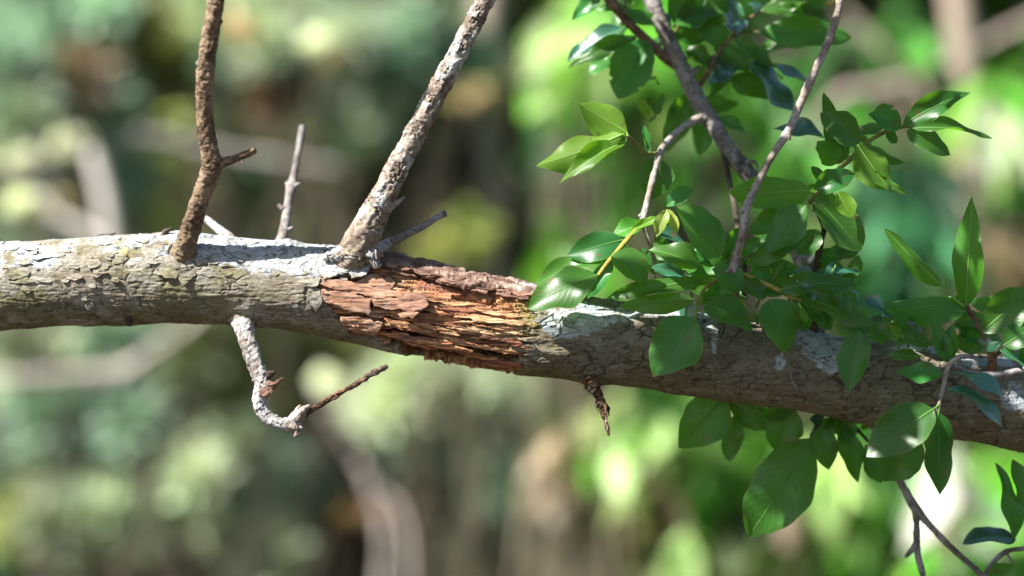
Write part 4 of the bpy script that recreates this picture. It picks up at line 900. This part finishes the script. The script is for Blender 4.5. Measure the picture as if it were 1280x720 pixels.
PAL = {
 'pine': [(.30, .45, .32), (.38, .50, .38), (.23, .37, .26)], 'pale': [(.54, .63, .40), (.60, .64, .48), (.46, .58, .38)], 'yel': [(.42, .44, .14), (.48, .46, .19), (.36, .42, .15)],
 'grn': [(.07, .26, .03), (.11, .33, .045), (.05, .19, .035)], 'brt': [(.20, .56, .05), (.28, .60, .09), (.15, .46, .05)], 'lime': [(.52, .74, .28), (.60, .76, .38)], 'dark': [(.025, .040, .020), (.035, .05, .024)], 'teal': [(.06, .24, .10), (.05, .20, .09)],  # lime leaves are coloured for sunlit highlights, dark ones for shaded gaps
 'tan': [(.46, .34, .22), (.52, .41, .29)], 'wht': [(.80, .77, .72), (.76, .72, .68)], 'rust': [(.26, .16, .10), (.30, .19, .12)], 'brn': [(.07, .05, .04), (.09, .065, .05)], 'mid': [(.12, .19, .085), (.15, .20, .10), (.15, .17, .10)]}  # wht clumps imitate bright bokeh discs and hot spots
def bgp(x, y, D):
    k = D/D0
    return np.array([(x-640)*S*k, D-D0, ZC+(360-y)*S*k])
def bg_plant(name, label, cat, D, root, clumps, leafkind, size, seed, group=None, xmin=-999, stemcol=(.17, .145, .10), sr=.009, density=1.0):
    """root: picture x of the foot; clumps: (x, y, rx, ry, palette, depth offset, count)"""
    g = np.random.default_rng(seed); t = thing(name, label, cat, group)
    Vs, Fs, Cs = [], [], []; o = 0; SV, SF, SC = [], [], []; so = 0
    foot = bgp(root, 360, D); foot[2] = 0.0
    subs = []
    for (x, y, rx, ry, pal, dd, n) in clumps:
        m = 6 if rx > 24 else 3
        for q in range(m):
            lo = .2 if leafkind == 'hang' else .45
            subs.append((max(xmin, x+g.normal()*rx*.6), y+g.normal()*ry*.55, rx*g.uniform(.15, .5), ry*g.uniform(.15, .5), pal, dd+g.normal()*.12, max(5, n/m*g.uniform(.6, 1.4)), g.uniform(lo, 1.45)))
    for (x, y, rx, ry, pal, dd, n, lum) in subs:
        c = bgp(x, y, D+dd); k = S*(D+dd)/D0; rad = np.array([rx*k, (rx+ry)*.5*k, ry*k])
        if leafkind == 'needle': V, F, C = needle_cloud(int(n*2.6*density), c, rad, size, PAL[pal], g)
        else: V, F, C = leaf_cloud(int(n*density), c, rad, size, PAL[pal], g, hang=.9 if leafkind == 'hang' else .3, aspect=.34 if leafkind == 'hang' else .5)
        if xmin > 0 and leafkind == 'hang':
            px = 640+V[:, 0]/S*D0/(V[:, 1]+D0); bad = px.reshape(-1, 8).min(1) < 652; sh = np.repeat(np.where(bad, (652-px.reshape(-1, 8).min(1))*S*(D+dd)/D0, 0), 8); V[:, 0] += sh
        Vs.append(V); Fs.append(np.where(F >= 0, F+o, -1)); Cs.append(np.clip(C*lum, 0, .85)); o += len(V)
        # a limb from the foot to the clump
        fj = foot+np.array([g.normal()*.22, g.normal()*.15, 0]); mid = fj*.45+c*.55+np.array([0, .08, -.12]); path = [[*((fj-np.array([0, 0, ZC]))/S), sr/S], [*((mid-np.array([0, 0, ZC]))/S), sr*.45/S], [*((c-np.array([0, 0, ZC]))/S), sr*.25/S]]
        v, f, *_ = tube_geo(path, step=120, ring=8, rough=3, world_space=True, seed=seed)
        SV.append(v); SF.append(np.where(f >= 0, f+so, -1)); so += len(v)
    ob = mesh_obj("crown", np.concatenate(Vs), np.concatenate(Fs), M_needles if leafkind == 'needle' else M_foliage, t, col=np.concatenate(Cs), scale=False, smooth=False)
    v = np.concatenate(SV); mesh_obj("trunk", v, np.concatenate(SF), M_farbark, t, col=rib_col(len(v), stemcol))
    return t
def bg_pole(name, label, cat, D, pts, col, seed, group=None, extra=()):
    """a bare pale stem or limb: pts (x, y, radius) in picture terms at distance D"""
    k = D/D0
    def pth(pts): return [[(x-640)*k, (D-D0)/S, (360-y)*k, r*k] for (x, y, r) in pts]
    Vs, Fs = [], []; o = 0
    for p in (pts,)+tuple(extra):
        v, f, *_ = tube_geo(pth(p), step=25, ring=12, rough=4, world_space=True, seed=seed)
        Vs.append(v); Fs.append(np.where(f >= 0, f+o, -1)); o += len(v)
    V = np.concatenate(Vs); n = fbm(V/60., 3, seed); c = np.asarray(col)*(.75+.5*n)[:, None]
    ob = mesh_obj(name, V, np.concatenate(Fs), M_farbark, None, col=c)
    return tag(ob, label, cat, group)

#@@BG
bg_plant('bokeh_clumps', 'blurred white leaf clumps imitating bokeh discs, mostly at the far left above the branch', 'bush', 3.7, 60, [(32, 202, 9, 9, 'wht', 0, 260), (84, 170, 10, 10, 'wht', .1, 260), (26, 246, 12, 9, 'wht', 0, 220), (72, 250, 8, 8, 'tan', .1, 120), (412, 475, 8, 8, 'wht', .1, 160), (420, 66, 8, 8, 'tan', .1, 120), (585, 105, 12, 12, 'tan', .1, 140), (300, 30, 10, 10, 'tan', 0, 90), (395, 40, 12, 12, 'wht', 0, 90)], 'leaf', .030, 40, stemcol=(.10, .08, .06), sr=.006)  # white leaves take the place of out-of-focus highlights
# far wall of foliage that reads as one mass
def woodland():
    g = np.random.default_rng(77); Vs, Fs, Cs = [], [], []; o = 0
    for i in range(520):
        x = g.uniform(-5.5, 5.5) if i < 400 else g.uniform(-10, 10); y = g.uniform(6.5, 10.5); z = g.uniform(0.1, 3.6) if i < 330 else g.uniform(3, 6.5)
        side = 'mid' if x < .2 else 'grn'
        pal = side if g.random() < .45 else ('dark' if g.random() < .7 else 'brn')  # dark and brown leaf colours stand in for unlit depth
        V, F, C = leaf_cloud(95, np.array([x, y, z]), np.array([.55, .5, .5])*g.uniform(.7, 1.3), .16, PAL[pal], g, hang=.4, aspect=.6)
        Vs.append(V); Fs.append(np.where(F >= 0, F+o, -1)); Cs.append(C); o += len(V)
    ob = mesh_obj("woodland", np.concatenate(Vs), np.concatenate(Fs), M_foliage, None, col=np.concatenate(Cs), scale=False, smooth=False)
    tag(ob, "wall of forest foliage coloured dark for shade far behind everything", "woodland", kind="stuff")
woodland()

LG = "blurred pale green pines behind the branch"
bg_plant("pine_tree", "blurred pale blue green pine at the upper left corner", "pine tree", 4.4, 60, [(30, 70, 60, 60, 'pine', 0, 90), (95, 130, 50, 45, 'pine', .2, 70), (20, 150, 45, 40, 'pale', 0, 30), (60, 20, 60, 30, 'pine', .3, 50), (180, 60, 30, 40, 'yel', .4, 26), (90, 100, 14, 14, 'tan', -.1, 16), (150, 250, 40, 40, 'pine', .2, 40), (70, 280, 60, 26, 'pine', .2, 50)], 'needle', .09, 1, LG)
bg_plant("pine_tree", "blurred bright pine between the upright twig and the leaning twig, top", "pine tree", 4.8, 360, [(330, 30, 60, 40, 'pale', 0, 80), (380, 50, 40, 36, 'pale', -.2, 46), (440, 130, 44, 40, 'pale', 0, 50), (300, 80, 40, 40, 'pine', .2, 46), (420, 80, 50, 40, 'pine', .2, 50), (500, 40, 60, 46, 'pale', .2, 70), (540, 60, 44, 44, 'pine', .1, 46), (380, 180, 34, 50, 'yel', .2, 30), (340, 105, 16, 20, 'rust', -.3, 26), (430, 150, 30, 26, 'pale', -.1, 20)], 'needle', .09, 2, LG)
bg_plant("pine_tree", "blurred blue green pine at the lower left corner", "pine tree", 4.2, 60, [(70, 510, 60, 50, 'pine', 0, 90), (50, 470, 40, 26, 'pale', 0, 34), (110, 640, 34, 32, 'pale', -.2, 36), (30, 600, 50, 50, 'pine', .1, 70), (70, 590, 40, 34, 'pale', 0, 30), (20, 690, 70, 40, 'teal', .2, 50), (25, 665, 18, 18, 'yel', -.2, 14), (120, 540, 40, 30, 'pine', .1, 40)], 'needle', .09, 3, LG)
bg_plant("pine_tree", "blurred pale pine tuft below the crooked hanging twig", "pine tree", 4.3, 290, [(270, 600, 50, 30, 'pale', -.1, 60), (300, 640, 44, 40, 'pine', 0, 70), (320, 680, 30, 30, 'pale', -.2, 40), (345, 590, 30, 26, 'pine', .1, 34), (240, 470, 60, 40, 'mid', .4, 40), (250, 440, 40, 20, 'yel', .4, 20)], 'needle', .09, 4, LG)
bg_plant("pine_tree", "blurred pale pine below the rotten wood", "pine tree", 4.5, 560, [(520, 500, 60, 36, 'pale', 0, 76), (590, 490, 50, 30, 'pale', .1, 56), (570, 540, 60, 34, 'pine', 0, 70), (610, 640, 44, 30, 'pine', .1, 50), (590, 600, 40, 30, 'mid', .2, 40), (470, 440, 40, 24, 'yel', .3, 24), (360, 440, 50, 30, 'yel', .3, 30), (630, 560, 30, 60, 'pale', .1, 40)], 'needle', .09, 5, LG)
bg_plant("young_bush", "blurred yellow green bush low between the twigs", "bush", 4.6, 210, [(190, 240, 44, 60, 'yel', 0, 40), (230, 120, 40, 60, 'yel', .4, 34), (150, 160, 40, 40, 'mid', .3, 40), (340, 250, 60, 50, 'mid', .3, 50), (300, 210, 40, 50, 'teal', .3, 26)], 'leaf', .07, 6)
bg_plant("young_bush", "blurred small yellow bush just above the rotten wood", "bush", 4.0, 575, [(575, 285, 32, 26, 'yel', 0, 46), (560, 300, 40, 20, 'yel', .1, 20)], 'leaf', .06, 7)
bg_pole("dead_limb", "blurred trunk coloured near black in place of dense shade behind the leaning twig", "tree trunk", 5.2, [(520, -200, 18), (500, 120, 34), (485, 230, 46), (470, 420, 40), (480, 1150, 44)], (.035, .03, .028), 8)  # added trunk, its near-black colour imitates dense shade
bg_plant("shade_shrub", "blurred shrub of near-black leaves standing in for deep shade behind the leaning twig", "shrub", 5.3, 540, [(560, 190, 70, 60, 'dark', 0, 120), (500, 270, 60, 50, 'dark', 0, 90), (600, 280, 40, 60, 'dark', .2, 60), (300, 150, 40, 40, 'dark', .1, 40), (390, 270, 40, 30, 'dark', .1, 40)], 'leaf', .08, 9)  # shade between the plants put into the leaf colour
bg_plant("shade_shrub", "blurred reddish shrub along the bottom edge with near-black leaves standing in for shade", "shrub", 5.0, 250, [(180, 690, 70, 30, 'brn', 0, 70), (400, 690, 60, 40, 'dark', 0, 80), (170, 560, 50, 40, 'dark', .2, 60), (440, 640, 60, 40, 'dark', .2, 70), (250, 690, 40, 30, 'rust', -.1, 24), (150, 690, 40, 20, 'rust', -.1, 22), (430, 630, 22, 20, 'rust', -.6, 22), (250, 520, 60, 40, 'dark', .3, 60), (380, 560, 60, 40, 'dark', .3, 60)], 'leaf', .08, 10)  # brown and rust leaves, plus near-black ones painted for shade
bg_pole("dead_limb", "blurred pale limb lying level under the branch at the left", "dead limb", 3.9, [(-260, 500, 9), (-40, 478, 7), (60, 470, 7), (110, 468, 9), (155, 464, 10), (190, 440, 6), (240, 405, 6), (320, 330, 4)], (.42, .37, .33), 11)
bg_pole("dead_limb", "blurred pale forked dead limb standing at the bottom centre", "dead limb", 3.9, [(474, 1050, 7), (478, 720, 6), (476, 650, 5), (460, 600, 7), (438, 565, 3), (395, 500, 2)], (.46, .40, .36), 12, extra=([(470, 610, 4), (502, 640, 4.5), (514, 720, 5), (526, 1050, 6)],))
bg_pole("dead_limb", "blurred whitish short upright stump at the far left above the branch", "dead limb", 3.7, [(-420, 430, 12), (-60, 372, 12), (90, 356, 11), (136, 320, 11), (132, 250, 10), (120, 205, 9), (112, 188, 6)], (.62, .57, .52), 13, extra=([(128, 300, 7), (60, 262, 6), (22, 236, 5)], [(70, 268, 6), (60, 220, 5), (35, 200, 5)]))
bg_pole("dead_limb", "blurred grey limb crossing behind the upright twig", "dead limb", 4.4, [(110, 190, 6), (160, 172, 8), (215, 176, 8), (250, 186, 6), (420, 210, 5)], (.30, .27, .25), 14)
bg_pole("tree_trunk", "blurred tan tree trunk beside the leaning twig top", "tree trunk", 5.0, [(630, -300, 18), (612, -40, 17), (606, 120, 15), (615, 300, 13), (630, 700, 13), (640, 1100, 16)], (.34, .29, .22), 15)

bg_plant("hedge", "blurred muted olive undergrowth filling the left background", "undergrowth", 6.0, 320, [(x, y, 46, 40, p, .3*(k % 3), 26) for k, (x, y, p) in enumerate([(40, 330, 'mid'), (120, 60, 'pine'), (250, 40, 'pale'), (260, 300, 'yel'), (420, 20, 'pine'), (560, 20, 'pale'), (590, 110, 'tan'), (470, 110, 'pine'), (150, 480, 'mid'), (320, 480, 'yel'), (430, 520, 'mid'), (540, 470, 'pale'), (620, 470, 'yel'), (620, 600, 'pale'), (560, 690, 'mid'), (340, 540, 'pine'), (120, 420, 'yel'), (200, 200, 'mid'), (600, 380, 'mid'), (40, 700, 'pine'), (230, 560, 'mid'), (610, 540, 'pine')])], 'leaf', .09, 44)
bg_plant("hedge", "blurred vivid green undergrowth filling the right background", "undergrowth", 4.9, 980, [(x, y, 44, 40, p, .2*(k % 3), 30) for k, (x, y, p) in enumerate([(690, 80, 'brt'), (690, 200, 'grn'), (690, 420, 'brt'), (690, 540, 'brt'), (700, 660, 'grn'), (780, 60, 'brt'), (780, 260, 'grn'), (790, 420, 'grn'), (880, 200, 'grn'), (980, 80, 'grn'), (1000, 240, 'brt'), (1060, 330, 'grn'), (1160, 60, 'grn'), (1250, 160, 'brt'), (1180, 330, 'teal'), (1260, 300, 'grn'), (800, 560, 'grn'), (860, 620, 'brt'), (940, 700, 'brt'), (1010, 590, 'grn'), (1080, 680, 'grn'), (1160, 560, 'brt'), (1240, 690, 'grn'), (1260, 590, 'brt'), (760, 700, 'grn'), (1130, 190, 'grn'), (900, 560, 'lime'), (1150, 640, 'brt')])], 'hang', .12, 45, xmin=690)
RG = "blurred bright broadleaf bushes on the right"
bg_plant("broadleaf_bush", "blurred green bush with lime clumps coloured as highlights left of the leafy limb", "bush", 3.6, 740, [(700, 20, 36, 46, 'lime', -.2, 46), (740, 30, 40, 50, 'brt', 0, 60), (672, 40, 22, 70, 'brt', .1, 50), (800, 140, 50, 50, 'brt', .1, 60), (820, 150, 30, 30, 'lime', -.1, 20), (675, 310, 30, 50, 'brt', -.1, 40), (760, 300, 60, 60, 'grn', .3, 50), (730, 330, 40, 40, 'brt', 0, 30), (700, 170, 40, 60, 'teal', .4, 40), (850, 60, 50, 50, 'brt', .2, 50)], 'hang', .13, 21, RG, xmin=690)  # lime clumps paint the sunlit highlights of the bush
bg_plant("broadleaf_bush", "blurred bright bush under the branch in the lower middle", "bush", 3.6, 880, [(795, 525, 30, 44, 'lime', -.2, 40), (830, 500, 50, 40, 'brt', 0, 44), (880, 600, 44, 70, 'brt', 0, 66), (870, 690, 40, 40, 'lime', -.2, 36), (990, 660, 36, 40, 'lime', -.2, 40), (930, 640, 44, 70, 'brt', .1, 60), (960, 560, 70, 40, 'brt', .2, 60), (690, 550, 30, 30, 'tan', .1, 26), (955, 590, 18, 18, 'tan', -.2, 18), (830, 600, 18, 18, 'tan', -.1, 14), (700, 510, 50, 30, 'grn', .3, 36), (720, 560, 30, 50, 'brt', .2, 26)], 'hang', .13, 22, RG, xmin=690)
bg_plant("broadleaf_bush", "blurred bright bush behind the forked twig", "bush", 3.7, 1080, [(1050, 640, 44, 70, 'brt', 0, 66), (1090, 590, 40, 50, 'brt', .1, 44), (1190, 600, 18, 32, 'wht', -.3, 26), (1180, 610, 40, 50, 'brt', -.1, 30), (1060, 560, 30, 30, 'lime', -.1, 26), (1240, 640, 50, 60, 'grn', .1, 50), (1230, 580, 50, 30, 'brt', .1, 36), (1100, 700, 50, 30, 'teal', .2, 30), (1170, 690, 50, 30, 'grn', .3, 40), (1270, 560, 40, 40, 'brt', .1, 30)], 'hang', .14, 23, RG)  # its white clump paints a bright hot spot
bg_plant("broadleaf_bush", "blurred teal and green bush at the right edge above the branch", "bush", 3.9, 1180, [(1150, 270, 34, 70, 'teal', 0, 60), (1260, 90, 40, 60, 'brt', 0, 40), (1130, 200, 40, 40, 'teal', .3, 36), (1240, 200, 40, 50, 'grn', .2, 40), (1110, 340, 60, 40, 'grn', .2, 50), (1245, 130, 26, 26, 'pale', -.2, 20), (1100, 30, 40, 40, 'grn', .3, 30), (1260, 300, 40, 20, 'tan', .1, 30), (1000, 150, 60, 60, 'grn', .3, 50), (1180, 380, 50, 40, 'grn', .3, 40)], 'hang', .14, 24, RG)
bg_plant("shade_shrub", "blurred green shrub in the lower middle with near-black leaves standing in for shade", "shrub", 4.8, 740, [(740, 640, 70, 60, 'dark', 0, 130), (800, 680, 60, 40, 'dark', .1, 60), (700, 600, 50, 50, 'grn', .2, 50), (1130, 650, 40, 50, 'dark', .1, 60), (900, 300, 120, 80, 'dark', .3, 140), (1260, 370, 50, 40, 'dark', .2, 60), (760, 210, 80, 70, 'dark', .3, 90), (1100, 60, 70, 60, 'dark', .2, 80), (1110, 180, 60, 50, 'dark', .3, 50)], 'leaf', .09, 25)  # shaded gaps painted with near-black leaves
bg_pole("tree_trunk", "blurred beige upright trunk at the upper right edge", "tree trunk", 4.0, [(1188, -300, 18), (1195, -20, 17), (1210, 130, 16), (1215, 300, 15), (1290, 430, 16), (1400, 560, 18), (1480, 1100, 20)], (.38, .30, .24), 26, extra=([(1205, 200, 7), (1150, 110, 6), (1090, 50, 5), (1050, 10, 4)],))
bg_pole("dead_limb", "blurred pinkish limb behind the sprig tips", "dead limb", 4.0, [(1000, 180, 4), (1050, 120, 6), (1090, 112, 7), (1150, 96, 6), (1280, 30, 6), (1400, -20, 6)], (.36, .28, .25), 27)
